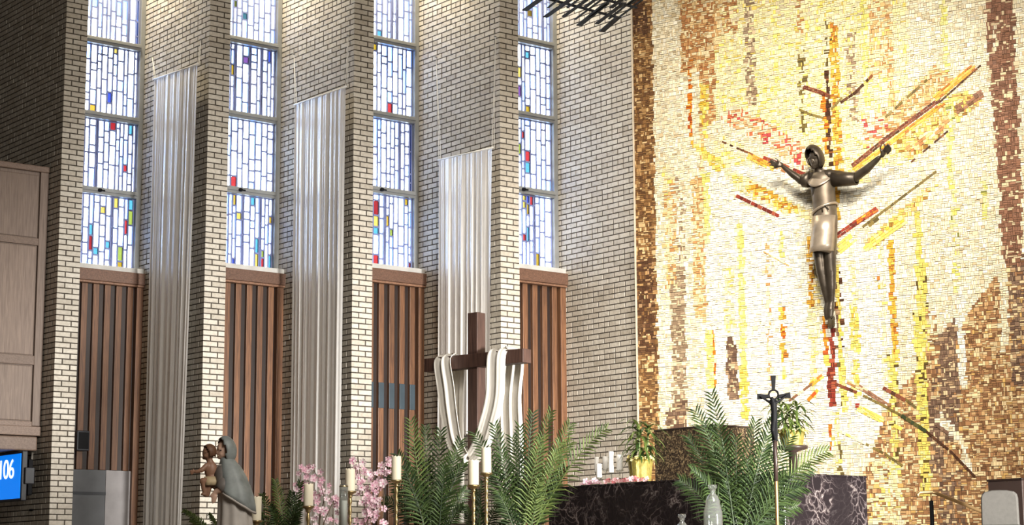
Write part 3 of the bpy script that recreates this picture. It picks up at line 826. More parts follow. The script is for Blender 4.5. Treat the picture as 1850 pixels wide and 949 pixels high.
infr = (TX > 1143) & (TX < 1845) & (TY > 5) & (TY < 940)
size = np.where(infr, T[:, 2]*T[:, 3]/q[:, 2]**2, 0)
order = np.argsort(-size); big = order[:300]; rest = order[300:]
Vb = tile_arrays(big)
for i_, ti in enumerate(big):
    me = tile_mesh('tile', np.array([ti]), Vb[i_:i_+1]); link(bpy.data.objects.new('tile', me), mw)
me = tile_mesh('small_tiles', rest, tile_arrays(rest))
tag(link(bpy.data.objects.new('small_tiles', me), mw), kind='stuff')

# ------------------------------------------------------------------ rest of the room (mostly out of the picture)
def slab(name, x0, x1, y0, y1, z0, z1, mat, label, cat):
    o = MB().box(((x0+x1)/2, (y0+y1)/2, (z0+z1)/2), ((x1-x0)/2,0,0), (0,(y1-y0)/2,0), (0,0,(z1-z0)/2)).build(name, mat)
    return tag(o, label, cat, kind='structure')
slab('floor', -14, 14, -6, 30, -0.2, 0.0, M['carpet'], 'stone floor of the nave', 'floor')
slab('floor_sanctuary', -12, 13.9, 12.6, 29.5, 0.0, FLOOR, M['carpet'], 'raised sanctuary floor under the altar', 'floor')
slab('ceiling', -14, 14, -6, 30, TOP, TOP+0.2, M['ceilm'], 'wooden ceiling high above the sanctuary', 'ceiling')
slab('wall_right', 13.9, 14.1, -6, 30, 0, TOP, M['plaster'], 'plain side wall right of the nave', 'wall')
slab('wall_rear', -14, 14, -6.2, -6.0, 0, TOP, M['plaster'], 'plain wall behind the nave', 'wall')
slab('wall_left', -11.0, -10.8, -6, 26.5, 0, TOP, M['plaster'], 'plain side wall left of the nave', 'wall')
e = MP + MD*ML
slab('wall_far', e.x-0.4, 14, e.y-0.1, e.y+0.15, FLOOR, TOP, M['plaster'], 'plain wall right of the mosaic', 'wall')
# end wall closing the bay left of the organ casing
bs = NP[0] + E2*3.2
MB_ = MB().box((bs + Vector((-11.0, bs.y+0.1, 0)))/2 + UP*(FLOOR+TOP)/2, ((bs.x+11.0)/2, 0, 0), (0, 0.1, 0), UP*(TOP-FLOOR)/2)
tag(MB_.build('wall_end', M['plaster']), 'plain wall closing the bay behind the oak casing', 'wall', kind='structure')
# ------------------------------------------------------------------ oak casing at far left
WN = Vector((E1.y, -E1.x, 0))                       # towards the nave, square to piers and windows
BN = -E1                                            # the way the banner walls face
def wall_pt(px, py, k):                             # point on banner wall k
    return on_plane(px, py, NP[k], E1)
cr = wall_pt(87, 400, 0)                            # right end of the casing on the first wall
crp = Vector((cr.x, cr.y, 0)) - E1*0.012
def cz(py): return on_plane(60, py, crp, WN).z
cs = empty('organ_casing', crp + UP*cz(815), 'panelled oak casing mounted on the brick wall at far left', 'casing')
CW = 2.4
z0, z1 = cz(815), cz(299)
def cbox(mb, s0, s1, za, zb, y0, y1):                # s runs left from the right end, y towards the nave
    return mb.box(crp - E1*((s0+s1)/2) + WN*((y0+y1)/2) + UP*((za+zb)/2), E1*(s1-s0)/2, WN*(y1-y0)/2, UP*(zb-za)/2)
cbox(MB(), 0, CW, cz(770), z1-0.03, -0.45, -0.03).build('carcase', M['case_wood'], cs)
for s0, s1 in ((0.0, 0.11), (0.78, 0.88), (1.56, 1.66)):
    cbox(MB(), s0, s1, cz(770), z1-0.075, -0.03, 0.012).build('stile', M['case_wood'], cs, bevel=0.006)
for ya, yb in ((430, 443), (643, 660), (762, 772)):
    for s0, s1 in ((0.11, 0.78), (0.88, 1.56)):
        cbox(MB(), s0, s1, cz(yb), cz(ya), -0.03, 0.010).build('rail', M['case_rail'], cs, bevel=0.006)
for ya, yb in ((314, 430), (443, 643), (660, 762)):
    for s0, s1 in ((0.11, 0.78), (0.88, 1.56)):
        cbox(MB(), s0+0.012, s1-0.012, cz(yb)+0.01, cz(ya)-0.01, -0.03, -0.014).build('panel', M['case_wood'], cs, bevel=0.008)
cbox(MB(), 0.0, CW, z1-0.075, z1, -0.47, 0.03).build('cornice', M['case_rail'], cs, bevel=0.012)
b = cbox(MB(), 0.0, CW, cz(788), cz(771), -0.46, 0.035); b.build('base_moulding', M['case_rail'], cs, bevel=0.008)
cbox(MB(), 0.03, CW, z0, cz(789), -0.44, 0.01).build('base_board', M['case_rail'], cs, bevel=0.02, seg=3)

# number display below the casing
dp = wall_pt(20, 860, 0) + BN*0.30
du = -E2                                             # to the right along the wall
def dpt(px, py): return on_plane(px, py, dp, E1)
r_, t_, b_ = dpt(38, 860), dpt(20, 822), dpt(20, 902)
Wd_ = 0.95
cx_ = r_ - du*Wd_/2
zc_ = (t_.z+b_.z)/2; hh_ = (t_.z-b_.z)/2
cc_ = Vector((cx_.x, cx_.y, zc_))
ds = empty('number_display', cc_ - UP*hh_, 'wall display with white digits on a bright blue screen', 'display')
MB().box(cc_ - BN*0.03, du*(Wd_/2+0.035), BN*0.035, UP*(hh_+0.03)).build('housing', M['blackplastic'], ds, bevel=0.01)
MB().box(cc_ + BN*0.008, du*(Wd_/2), BN*0.004, UP*hh_).build('screen', M['screen'], ds)
MB().box(cc_ - BN*0.13, du*0.16, BN*0.07, UP*0.16).box(cc_ - BN*0.23 , du*0.24, BN*0.03, UP*0.22).build('wall_mount', M['black'], ds, bevel=0.01)
MB().box(cc_ + du*(Wd_/2+0.05) - BN*0.08, du*0.03, BN*0.06, UP*0.10).build('side_bracket', M['blackplastic'], ds, bevel=0.01)
fc = bpy.data.curves.new('digits', 'FONT'); fc.body = '106'; fc.size = 0.335; fc.extrude = 0.002; fc.align_x = 'RIGHT'; fc.space_character = 0.92
to = bpy.data.objects.new('tmp', fc); COL.objects.link(to)
dg = bpy.context.evaluated_depsgraph_get(); dg.update()
tm = bpy.data.meshes.new_from_object(to.evaluated_get(dg)); bpy.data.objects.remove(to)
dig = bpy.data.objects.new('digits', tm); tm.materials.clear(); tm.materials.append(M['digits'])
p = dpt(27.5, 864)
R3 = Matrix((du, UP, BN)).transposed()
dig.matrix_basis = Matrix.Translation(Vector((p.x, p.y, p.z)) + BN*0.016) @ R3.to_4x4() @ Matrix.Diagonal((1.02, 1, 1, 1))
link(dig, ds)
# cable conduit beside the display
c0, c1 = wall_pt(60, 818, 0) + BN*0.012, wall_pt(58.5, 845, 0) + BN*0.012
tag(MB().tube([c0, c1], 0.012, 8).build('conduit', M['cord'], smooth=True), 'short pale cable conduit on brick beside the blue display', 'conduit')

p = wall_pt(57, 922, 0) + BN*0.004
tag(MB().box(p, du*0.05, BN*0.006, UP*0.012).box(p + BN*0.008, du*0.04, BN*0.004, UP*0.005).build('wall_slot', M['black'], bevel=0.002), 'small dark slot plate on the brick below the blue display', 'slot plate')
# ------------------------------------------------------------------ white banners
def banner(k, tl, tr, bl, br, nple, cordtops, label):
    off = BN*0.10
    P = lambda px, py: on_plane(px, py, NP[k] + off, E1)
    TL, TR, BL, BR = P(*tl), P(*tr), P(*bl), P(*br)
    root = empty('hanging_banner', (TL+TR)/2, label, 'banner', 'white cloth banners on the brick walls')
    nu, nv = 150, 30
    rng_ = random.Random(k*11+5)
    ph = [rng_.uniform(0, 6.28) for _ in range(6)]; warp = [rng_.uniform(-0.6, 0.6) for _ in range(4)]
    V = []; F = []
    for j in range(nv+1):
        t = j/nv
        A_, B_ = TL.lerp(BL, t), TR.lerp(BR, t)
        amp = 0.0055 + 0.0065*min(1, t*3)
        for i in range(nu+1):
            u = i/nu
            uu = u + 0.012*math.sin(6.28*u*2+ph[0])*t
            w = nple*6.283*(uu + 0.03*math.sin(6.28*u*1.5+warp[0]*4)) + ph[1] + 0.5*t*math.sin(5*u+ph[2])
            dep = amp*(0.8*math.sin(w) + 0.55*math.sin(w*0.53+ph[3]+t*1.2) + (0.42-0.2*t)*math.sin(w*2.3+ph[4]))
            V.append(A_.lerp(B_, uu) + BN*dep)
    for j in range(nv):
        for i in range(nu):
            a = j*(nu+1)+i; F.append((a, a+1, a+nu+2, a+nu+1))
    MB().add(V, F).build('cloth', M['banner'], root, smooth=True)
    d = (TR-TL).normalized()
    rod = MB().tube([TL-d*0.02, TR+d*0.02], 0.011, 8).build('rod', M['white'], root, smooth=True)
    for (e_, (cx0, cy0)) in ((TL, cordtops[0]), (TR, cordtops[1])):
        top = on_plane(cx0, cy0, NP[k] + BN*0.012, E1)
        MB().tube([e_, top], 0.0035, 6).tube([e_ + d*0.04, top], 0.0035, 6).build('cord', M['cord'], root)
        MB().tube([top - BN*0.012, top + BN*0.02], 0.008, 8).build('hook', M['frame'], root)
banner(1, (279,143), (357,116), (258,960), (326,960), 8, ((275,103), (363,72)), 'long white pleated banner left of the others, reaching the floor')
banner(2, (533,189), (624,157), (524,960), (612,960), 9, ((531,98), (629,64)), 'long white pleated banner between the two middle windows')
banner(3, (793,289), (889,267), (792,788), (886,781), 9, ((788,103), (895,66)), 'short white pleated banner behind the draped wooden cross')

# ------------------------------------------------------------------ hanging metal canopy at the top
ZC = at(1080, 35, 20.0).z
def zplane(px, py, z=ZC):
    d = ray(px, py); return EYE + d*((z-EYE.z)/d.z)
cn = empty('hanging_canopy', zplane(1060, 20), 'dark metal canopy of slanting bars hanging above the altar', 'canopy')
for (x, y), (x2, y2), w in [((948,19),(1010,-26),0.085),((985,31),(1035,-4),0.075),((990,14),(1012,-3),0.03),((1018,30),(1060,0),0.055),((1039,35),(1094,-6),0.028),
                     ((1046,46),(1096,6),0.085),((1078,43),(1128,5),0.06),((1087,57),(1117,31),0.09),((1100,34),(1150,-5),0.028),((1065,30),(1115,-8),0.028),
                     ((1120,30),(1160,0),0.028),((1056,14),(1085,-8),0.05),((1025,14),(1052,-6),0.03),((1104,14),(1130,-6),0.06),((1136,8),(1160,-10),0.06)]:
    a, b_ = zplane(x, y), zplane(x2, y2)
    MB().bar(a, b_, w*0.72, 0.012).build('bar', M['black'], cn)
for (x, y), (x2, y2) in (((975,-6),(1118,32)), ((1010,-22),(1150,14))):
    a, b_ = zplane(x, y, ZC+0.03), zplane(x2, y2, ZC+0.03)
    MB().bar(a, b_, 0.028, 0.02).build('cross_bar', M['black'], cn)
for (x, y) in ((990,-2), (1112,30)):
    a = zplane(x, y, ZC+0.05); MB().tube([a, Vector((a.x, a.y, TOP-0.005))], 0.006, 6).build('suspension_rod', M['black'], cn)

# ------------------------------------------------------------------ altar and things on it
AC = Vector((at(1416, 854, 17.0).x, 17.0, 0)); AZ = at(1416, 854, 17.0).z
AE1, AE2 = E1, E2
AL1 = (on_plane(990, 878, AC, AE1) - AC).dot(AE2); AW = (on_plane(1566, 860, AC, WN) - AC).dot(AE1)
al = empty('altar', AC + AE2*AL1/2 + AE1*AW/2 + UP*FLOOR, 'long black altar block of white-veined marble', 'altar')
mid = AC + AE2*AL1/2 + AE1*AW/2
MB().box(mid + UP*((FLOOR+AZ-0.018)/2), AE2*(AL1/2-0.003), AE1*(AW/2-0.003), UP*((AZ-0.018-FLOOR)/2)).build('block', M['marble'], al, bevel=0.006)
MB().box(mid + UP*(AZ-0.009), AE2*AL1/2, AE1*AW/2, UP*0.009).build('top_slab', M['marble'], al, bevel=0.003)
def altar_pt(px, inset):
    """on the altar top, at image column px, inset metres behind the left face"""
    p = on_plane(px, 870, AC + AE1*inset, AE1); return Vector((p.x, p.y, AZ))
CANDW = M['whitewax']
for i, (px, yt, yb, w, ins) in enumerate([(1078.5,826,853,8,0.50),(1082.5,838,863,10,0.30),(1094,825,849,10,0.46),(1104.5,816,854,9.5,0.34),(1120,822,850,12,0.42)]):
    base = altar_pt(px, ins); Y = base.y
    zt_, zb_ = at(px, yt, Y).z, at(px, yb, Y).z; r = w/2*Y/FPX
    root = empty('altar_candle', base, ['thin white altar candle at the left end of the five', 'shortest-standing white altar candle, lowest of the five', 'white altar candle between the lowest and the tallest one',
          'tallest white altar candle of the five', 'widest white altar candle nearest the gold pot'][i], 'candle', 'white candles on the altar')
    c = Vector((base.x, base.y, 0))
    MB().lathe(c, [(r*0.98, zb_), (r, zb_+0.005), (r, zt_-0.004), (r*0.85, zt_), (r*0.3, zt_-0.004)], 18).build('wax', CANDW, root, smooth=True)
    MB().tube([c+UP*(zt_-0.006), c+UP*(zt_+0.012)], 0.0015, 6).build('wick', M['wick'], root)
    MB().lathe(c, [(0.035, AZ), (0.035, AZ+0.006), (0.008, AZ+0.014), (0.006, zb_-0.02), (r*1.15, zb_-0.008), (r*1.15, zb_)], 16).build('holder', M['clear'], root, smooth=True)

def flower_mesh(name, mat, r, np_=5, cup=0.35, heart=None):
    V = [(0, 0, 0)]; F = []
    for k in range(np_):
        a = 2*math.pi*k/np_
        for (rr, da, z) in ((0.42, -0.50, 0.10), (0.88, -0.50, cup), (1.08, 0.0, cup*0.9), (0.88, 0.50, cup), (0.42, 0.50, 0.10)):
            V.append((r*rr*math.cos(a+da), r*rr*math.sin(a+da), r*z))
        b = 1+5*k; F += [(0, b, b+1, b+2), (0, b+2, b+3, b+4)]
    me = bpy.data.meshes.new(name); nb = len(F); b0 = len(V)
    V += [(r*0.2*math.cos(i*math.pi/3), r*0.2*math.sin(i*math.pi/3), r*0.16) for i in range(6)]; F.append(tuple(range(b0, b0+6)))
    me.from_pydata(V, [], F); me.materials.append(mat); me.materials.append(heart or mat); me.polygons[nb].material_index = 1
    return me
def put_flower(me, name, loc, parent, face=None, s=1.0):
    o = bpy.data.objects.new(name, me); o.location = loc
    d = Vector(face) if face is not None else Vector((random.uniform(-.7,.7), -1, random.uniform(-.3,.7)))
    o.rotation_euler = d.to_track_quat('Z', 'Y').to_euler(); o.scale = (s, s, s); link(o, parent); return o
FM_PINK = flower_mesh('flower', M['petal'], 0.030, heart=M['petalheart']); FM_RED = flower_mesh('flower', M['petalred'], 0.028); FM_YEL = flower_mesh('flower', M['yellowpetal'], 0.02)
# cut flowers lying along the front edge of the altar
g1 = empty('cut_flowers', altar_pt(1068, 0.06), 'pink cut blossoms lying at the left end of the altar', 'flowers', 'cut flowers on the altar edge')
g2 = empty('cut_flowers', altar_pt(1140, 0.06), 'red and white cut blossoms lying below the gold pot', 'flowers', 'cut flowers on the altar edge')
for g, x0, x1, me, n_ in ((g1, 1050, 1083, FM_PINK, 12), (g2, 1092, 1172, FM_RED, 18)):
    for i in range(n_):
        p = altar_pt(x0 + (x1-x0)*(i+random.random())/n_, random.uniform(0.05, 0.16))
        put_flower(me, 'flower', p + UP*random.uniform(0.012, 0.05), g, s=random.uniform(0.8, 1.15))
    a, b_ = altar_pt(x0, 0.1) + UP*0.008, altar_pt(x1, 0.1) + UP*0.008
    MB().tube([a, b_], 0.005, 6).build('stem', M['stem'], g)

def strap_leaf(mb, base, d0, length, width, droop, side=None, seg=5):
    """one tapering leaf that bends down"""
    d = Vector(d0).normalized(); p = Vector(base)
    sd = d.cross(UP).normalized() if side is None else side
    rows = []
    for i in range(seg+1):
        t = i/seg
        w = width*(0.55 + 1.6*t*(1-t))*(1-t**3)
        rows.append((p - sd*w/2, p + sd*w/2 + d.cross(sd)*0.0))
        p = p + d*length/seg; d = (d + Vector((0, 0, -droop/seg))).normalized()
    b = len(mb.v); V = []
    for a, c in rows: V += [a, c]
    mb.add(V, [(2*i, 2*i+1, 2*i+3, 2*i+2) for i in range(seg)])
def potted(name, px, py_base, Y, stems, label, pot_w, pot_h, surface=None):
    base = surface if surface is not None else at(px, py_base, Y)
    root = empty(name, base, label, 'plant', 'plants in gold foil pots')
    c = Vector((base.x, base.y, 0)); z = base.z; r = pot_w/2
    prof = [(r*0.78, z), (r*0.8, z+0.005), (r*0.95, z+pot_h*0.7), (r*1.02, z+pot_h*0.86), (r*0.93, z+pot_h*0.9), (r*1.12, z+pot_h), (r*0.9, z+pot_h*0.94), (r*0.5, z+pot_h*0.88)]
    mb = MB(); n = 28
    mb.loft([[c + Vector((rr*(1+(0.05*math.sin(k*5)+0.03*math.sin(k*9.3)))*math.cos(k*2*math.pi/n), rr*(1+(0.05*math.sin(k*5)+0.03*math.sin(k*9.3)))*math.sin(k*2*math.pi/n), zz)) for k in range(n)] for rr, zz in prof], True)
    mb.build('foil_pot', M['foil'], root)
    for i in range(16):
        a = i*2*math.pi/16; put_flower(FM_YEL, 'flower', c + Vector((r*1.05*math.cos(a), r*1.05*math.sin(a), z+pot_h*random.uniform(.9, 1.06))), root, (math.cos(a), math.sin(a)-0.5, 0.5))
    for (sx, hgt) in stems:
        top = at(sx[0], sx[1], base.y); b0 = c + Vector((top.x-c.x, 0, 0))*0.6 + UP*(z+pot_h*0.85)
        st = MB().tube([b0, b0.lerp(top, 0.5) + Vector((0.01, 0, 0)), top], [0.010, 0.009, 0.006], 8).build('stem', M['stem'], root, smooth=True)
        nl = int(hgt)
        for q_ in range(nl):
            t = 0.15 + 0.85*q_/nl; p = b0.lerp(top, t); a = q_*2.4
            mb = MB(); el = 0.10 + 0.75*t*t
            strap_leaf(mb, p, (math.cos(a), math.sin(a), el), 0.20+0.10*(1-abs(t-0.7)), 0.036, 1.9)
            mb.build('leaf', M['dracaena'], st, smooth=True)
potA = altar_pt(1158, 0.45)
potted('potted_plant', 1158, 862, 0, [((1152, 764), 44), ((1171, 768), 36)], 'leafy plant in gold foil pot standing on the altar', 44*potA.y/FPX, at(1158,828,potA.y).z-AZ+0.0, potA)

# speckled stone pedestal behind the altar
PY = 20.4
pc = at(1182, 780, PY); pr_ = on_plane(1276, 775, pc, E1)
pl = (pr_ - pc).dot(-E2) + 0.14
pb = pc - E2*pl/2 + E1*0.28
pd = empty('stone_pedestal', Vector((pb.x, pb.y, FLOOR)), 'dark speckled stone pedestal behind the altar, left of the palm', 'pedestal')
MB().box(Vector((pb.x, pb.y, (FLOOR+pc.z)/2)), E2*pl/2, E1*0.28, UP*((pc.z-FLOOR)/2)).build('block', M['granite'], pd, bevel=0.006)
MB().box(Vector((pb.x, pb.y, pc.z+0.008)), E2*(pl/2+0.006), E1*0.286, UP*0.008).build('cap', M['darkbrown'], pd, bevel=0.003)
# tall stand for the second gold pot, behind the palm
PB = at(1432, 806, 18.9)
st = empty('plant_stand', Vector((PB.x, PB.y, FLOOR)), 'dark plant stand behind the processional crucifix', 'plant stand')
MB().lathe(Vector((PB.x, PB.y, 0)), [(0.16, FLOOR), (0.16, FLOOR+0.03), (0.05, FLOOR+0.06), (0.04, PB.z-0.06), (0.15, PB.z-0.03), (0.15, PB.z-0.001)], 20).build('pillar', M['darkbrown'], st, smooth=True)
potted('potted_plant', 1432, 806, 18.9, [((1408, 726), 30), ((1424, 735), 34), ((1440, 732), 30)], 'leafy plant in gold foil pot behind the processional crucifix', 46*18.9/FPX, 0.15, PB)

# ------------------------------------------------------------------ wooden cross with its cloth
XY = 18.6
XA = math.radians(-48.0 + 90 - 0)                    # beam runs right and towards the nave
XD = Vector((math.cos(math.radians(-40)), math.sin(math.radians(-40)), 0)); XN = Vector((XD.y, -XD.x, 0))
xc = at(861, 653, XY)
cz_top = on_plane(861, 566, xc, XN).z
wc = empty('wooden_cross', Vector((xc.x, xc.y, FLOOR)), 'tall dark wooden cross draped with white cloth', 'cross')
BT = 0.125
MB().box(Vector((xc.x, xc.y, (FLOOR+cz_top)/2)), XD*BT*0.5, XN*BT*0.5, UP*((cz_top-FLOOR)/2)).build('upright', M['cross_wood'], wc, bevel=0.006)
xl, xr_ = on_plane(767, 664, xc+XN*0.07, XN), on_plane(946, 648, xc+XN*0.07, XN)
sl, sr = (xl-xc).dot(XD), (xr_-xc).dot(XD)
BH = 0.135
cm = xc + XD*(sl+sr)/2 + XN*0.018
MB().box(cm, XD*(sr-sl)/2, XN*BT*0.5, UP*BH/2).build('crossbeam', M['cross_wood'], wc, bevel=0.006)
MB().box(Vector((xc.x, xc.y, FLOOR+0.06)), XD*0.35, XN*0.06, UP*0.06).box(Vector((xc.x, xc.y, FLOOR+0.06)), XD*0.06, XN*0.35, UP*0.06).build('foot', M['cross_wood'], wc, bevel=0.006)
def X(px, py, out): return on_plane(px, py, xc + XN*out, XN)
def ribbon(name, path, widths, parent, mat, folds=4, amp=0.02, nseg=60, nu=20, seed=1, wdir=None):
    """cloth strip: path of centre points, width along the beam, folds across"""
    pts = [Vector(p) for p in path]; L = len(pts); V = []; F = []
    def cr(P, t):
        x = t*(len(P)-1); i = min(int(x), len(P)-2); f = x-i
        a, b, c, d = P[max(i-1,0)], P[i], P[i+1], P[min(i+2, len(P)-1)]
        return 0.5*((2*b)+(c-a)*f+(2*a-5*b+4*c-d)*f*f+(3*b-a-3*c+d)*f**3)
    rg = random.Random(seed); ph = rg.uniform(0, 6)
    for j in range(nseg+1):
        t = j/nseg; p = cr(pts, t); q = cr(pts, min(1, t+0.01)) - cr(pts, max(0, t-0.01))
        w = cr(widths, t); tang = q.normalized()
        side = (XD - tang*XD.dot(tang))
        if side.length < 0.3: side = side + XN*0.3
        side = side.normalized(); nn = tang.cross(side)
        side = (side*0.8 + XD*0.2).normalized()
        for i in range(nu+1):
            u = i/nu - 0.5
            a_ = amp*(math.sin(folds*6.283*u+ph+t*1.5) + 0.4*math.sin(folds*13*u+ph*2))
            V.append(p + side*u*w + nn*a_)
    for j in range(nseg):
        for i in range(nu):
            a = j*(nu+1)+i; F.append((a, a+1, a+nu+2, a+nu+1))
    return MB().add(V, F).build(name, mat, parent, smooth=True, solid=0.004)
dc = empty('draped_cloth', X(861, 660, 0.1), 'long white cloth draped over both arms of the wooden cross', 'cloth')
zbt = cm.z + BH/2
def over(px):  # three points that take the cloth over the beam
    p = X(px, 650, 0.018); s = (p-xc).dot(XD); b = xc + XD*s
    return (Vector((b.x, b.y, zbt-0.05)) + XN*0.115, Vector((b.x, b.y, zbt+0.022)) + XN*0.02, Vector((b.x, b.y, zbt-0.05)) - XN*0.085)
lf, lm, lb = over(812); rf, rm, rb = over(908)
swag = [lf + UP*0.0, X(806, 700, 0.13), X(812, 750, 0.14), X(822, 800, 0.15), X(842, 832, 0.16), X(864, 812, 0.15), X(880, 770, 0.15), X(893, 715, 0.14), rf]
def fl(*a): return list(a)
ribbon('swag', [lm] + swag + [rm], fl(0.21,0.22,0.23,0.22,0.20,0.16,0.20,0.22,0.22,0.22,0.22), dc, M['drape'], 1.8, 0.012, 90, 26, 3)
ribbon('left_tail', [lm, lb, X(822, 720, -0.10), X(824, 800, -0.11), X(824, 880, -0.12), X(823, 945, -0.12)], fl(0.22,0.22,0.21,0.20,0.20,0.20), dc, M['drape'], 1.5, 0.014, 50, 20, 5)
ribbon('right_tail', [rm, rb + XD*0.06, X(924, 720, -0.10), X(926, 790, -0.11), X(926, 870, -0.12)], fl(0.22,0.24,0.25,0.26,0.27), dc, M['drape'], 2.2, 0.016, 50, 28, 8)
# ------------------------------------------------------------------ bronze figure on the mosaic
def C(px, py, out=0.24): return on_plane(px, py, MP + MN*out, MN)
def chain(mb, pts, rad, n=12):
    mb.tube(pts, rad, n)
    for p, r in zip(pts, rad): mb.ell(p, (r, r, r), 12, 8)
def ring(c, hw, hd, ax, ay, n=28, tilt=0.0, fold=0.0, nf=7, ph=0.0, zoff=None):
    out = []
    for k in range(n):
        a = 2*math.pi*k/n; m_ = 1 + fold*math.cos(nf*a+ph)
        out.append(Vector(c) + ax*(hw*m_*math.cos(a)) + ay*(hd*m_*math.sin(a)) + UP*(tilt*math.cos(a)))
    return out
PXM = 1/158.0
co = empty('bronze_figure', C(1490, 455), 'dark bronze robed figure with outstretched arms fixed on the mosaic', 'statue')
b = MB()
Rh = Matrix.Rotation(math.radians(16), 3, MN)
b.ell(C(1472,289,0.31), (0.066,0.085,0.108), 20, 14, Rh)                       # head
b.ell(C(1467,293,0.39), (0.014,0.026,0.034), 10, 8, Rh); b.ell(C(1470,302,0.355), (0.030,0.030,0.028), 10, 8)
b.ell(C(1462,286,0.375), (0.026,0.014,0.012), 10, 6, Rh); b.ell(C(1473,284,0.385), (0.026,0.014,0.012), 10, 6, Rh)
b.ell(C(1469,299,0.385), (0.022,0.012,0.007), 10, 6, Rh)
chain(b, [C(1476,298,0.27), C(1482,314,0.24)], [0.046,0.056])                  # neck
chain(b, [C(1468,320,0.22), C(1500,317,0.22)], [0.075,0.075])
b.ell(C(1485,340,0.22), (0.135,0.10,0.22)); b.ell(C(1489,385,0.21), (0.125,0.095,0.22))
chain(b, [C(1466,321,0.22), C(1447,326,0.25), C(1432,315,0.27), C(1416,302,0.28)], [0.062,0.05,0.042,0.028])
chain(b, [C(1505,317,0.22), C(1545,321,0.25), C(1567,305,0.27), C(1587,286,0.28)], [0.066,0.058,0.048,0.030])
# hands: palm and five fingers
b.ell(C(1409,298,0.285), (0.048,0.020,0.032), 12, 8, Matrix.Rotation(math.radians(25), 3, MN))
for f in ([(1403,294),(1396,290),(1390,288)], [(1402,297),(1393,294),(1387,293)], [(1403,300),(1394,299),(1389,299)], [(1405,302),(1398,304),(1394,305)], [(1409,294),(1404,288),(1400,286)]):
    chain(b, [C(x,y,0.29+0.012*i) for i, (x, y) in enumerate(f)], [0.013,0.011,0.009], 8)
b.ell(C(1596,277,0.29), (0.032,0.024,0.060), 12, 8, Matrix.Rotation(math.radians(-30), 3, MN))
for f in ([(1597,271),(1600,264),(1597,260)], [(1600,271),(1605,264),(1603,259)], [(1602,274),(1608,267),(1607,262)], [(1603,278),(1609,272),(1610,267)], [(1592,274),(1590,266),(1593,262)]):
    chain(b, [C(x,y,0.31+0.015*i) for i, (x, y) in enumerate(f)], [0.014,0.012,0.010], 8)
# legs and feet
chain(b, [C(1479,450,0.22), C(1484,490,0.23), C(1490,520,0.21), C(1495,546,0.18)], [0.072,0.062,0.050,0.034])
chain(b, [C(1499,450,0.22), C(1501,490,0.23), C(1502,520,0.21), C(1502,546,0.18)], [0.072,0.062,0.050,0.034])
chain(b, [C(1495,549,0.18), C(1494,562,0.20), C(1494,574,0.21)], [0.034,0.040,0.030]); chain(b, [C(1502,548,0.18), C(1501,560,0.20), C(1500,571,0.21)], [0.034,0.042,0.032])
b.remeshed('body', M['bronze'], co, 0.010, 5)
def shell(c, r, R, drop, nu=32, nv=20):
    """ellipsoid skin with an opening towards 'drop' (direction, limit)"""
    mb = MB(); V = []; F = []; keep = {}
    for j in range(nv+1):
        ph = math.pi*j/nv - math.pi/2
        for k in range(nu):
            th = 2*math.pi*k/nu
            V.append(Vector((math.cos(ph)*math.cos(th), math.cos(ph)*math.sin(th), math.sin(ph))))
    for j in range(nv):
        for k in range(nu):
            q4 = (j*nu+k, j*nu+(k+1) % nu, (j+1)*nu+(k+1) % nu, (j+1)*nu+k)
            m_ = R @ ((V[q4[0]]+V[q4[2]])/2).normalized() if R is not None else ((V[q4[0]]+V[q4[2]])/2).normalized()
            if all(m_.dot(Vector(d).normalized()) < l for d, l in drop): F.append(q4)
    P = [Vector(c) + (R @ Vector((v.x*r[0], v.y*r[1], v.z*r[2])) if R is not None else Vector((v.x*r[0], v.y*r[1], v.z*r[2]))) for v in V]
    return mb.add(P, F)
hood = shell(C(1472,284,0.30), (0.100,0.115,0.150), Matrix.Rotation(math.radians(22), 3, MN), [((MN*1.0 - MD*0.45 - UP*0.55), 0.50), (-UP, 0.80)])
hood.build('hood', M['bronze'], co, smooth=True, solid=0.016)
tun = MB()
prof = [(311,1484,10,.055),(314,1484,19,.085),(322,1485,23,.105),(335,1486,22.5,.118),(350,1487.5,21,.122),(370,1489.5,20.5,.118),(388,1491,20.5,.118),
        (392,1491,21.5,.124),(420,1490,22,.13),(445,1488,22.5,.135),(457,1487,23,.14)]
rings = []
for i, (y, cx, hw, hd) in enumerate(prof):
    rings.append(ring(C(cx, y, 0.21), hw*PXM, hd, MD, MN, 40, tilt=(-0.03 if y > 440 else 0), fold=(0.0 if y < 390 else 0.035*(y-380)/77), nf=6, ph=0.6))
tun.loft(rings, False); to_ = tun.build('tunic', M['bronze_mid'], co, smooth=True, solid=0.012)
# skirt panel with its hanging edge
pan = MB(); R_ = []
for y, cx, hw, hd in prof[7:]:
    R_.append([C(cx,y,0.21) + MD*(hw*1.05*PXM*math.cos(a)) + MN*(hd*1.10*math.sin(a)) for a in [math.radians(14+i*14) for i in range(12)]])
pan.loft(R_, False, closed=False).build('skirt_panel', M['bronze_light'], co, smooth=True, solid=0.014)
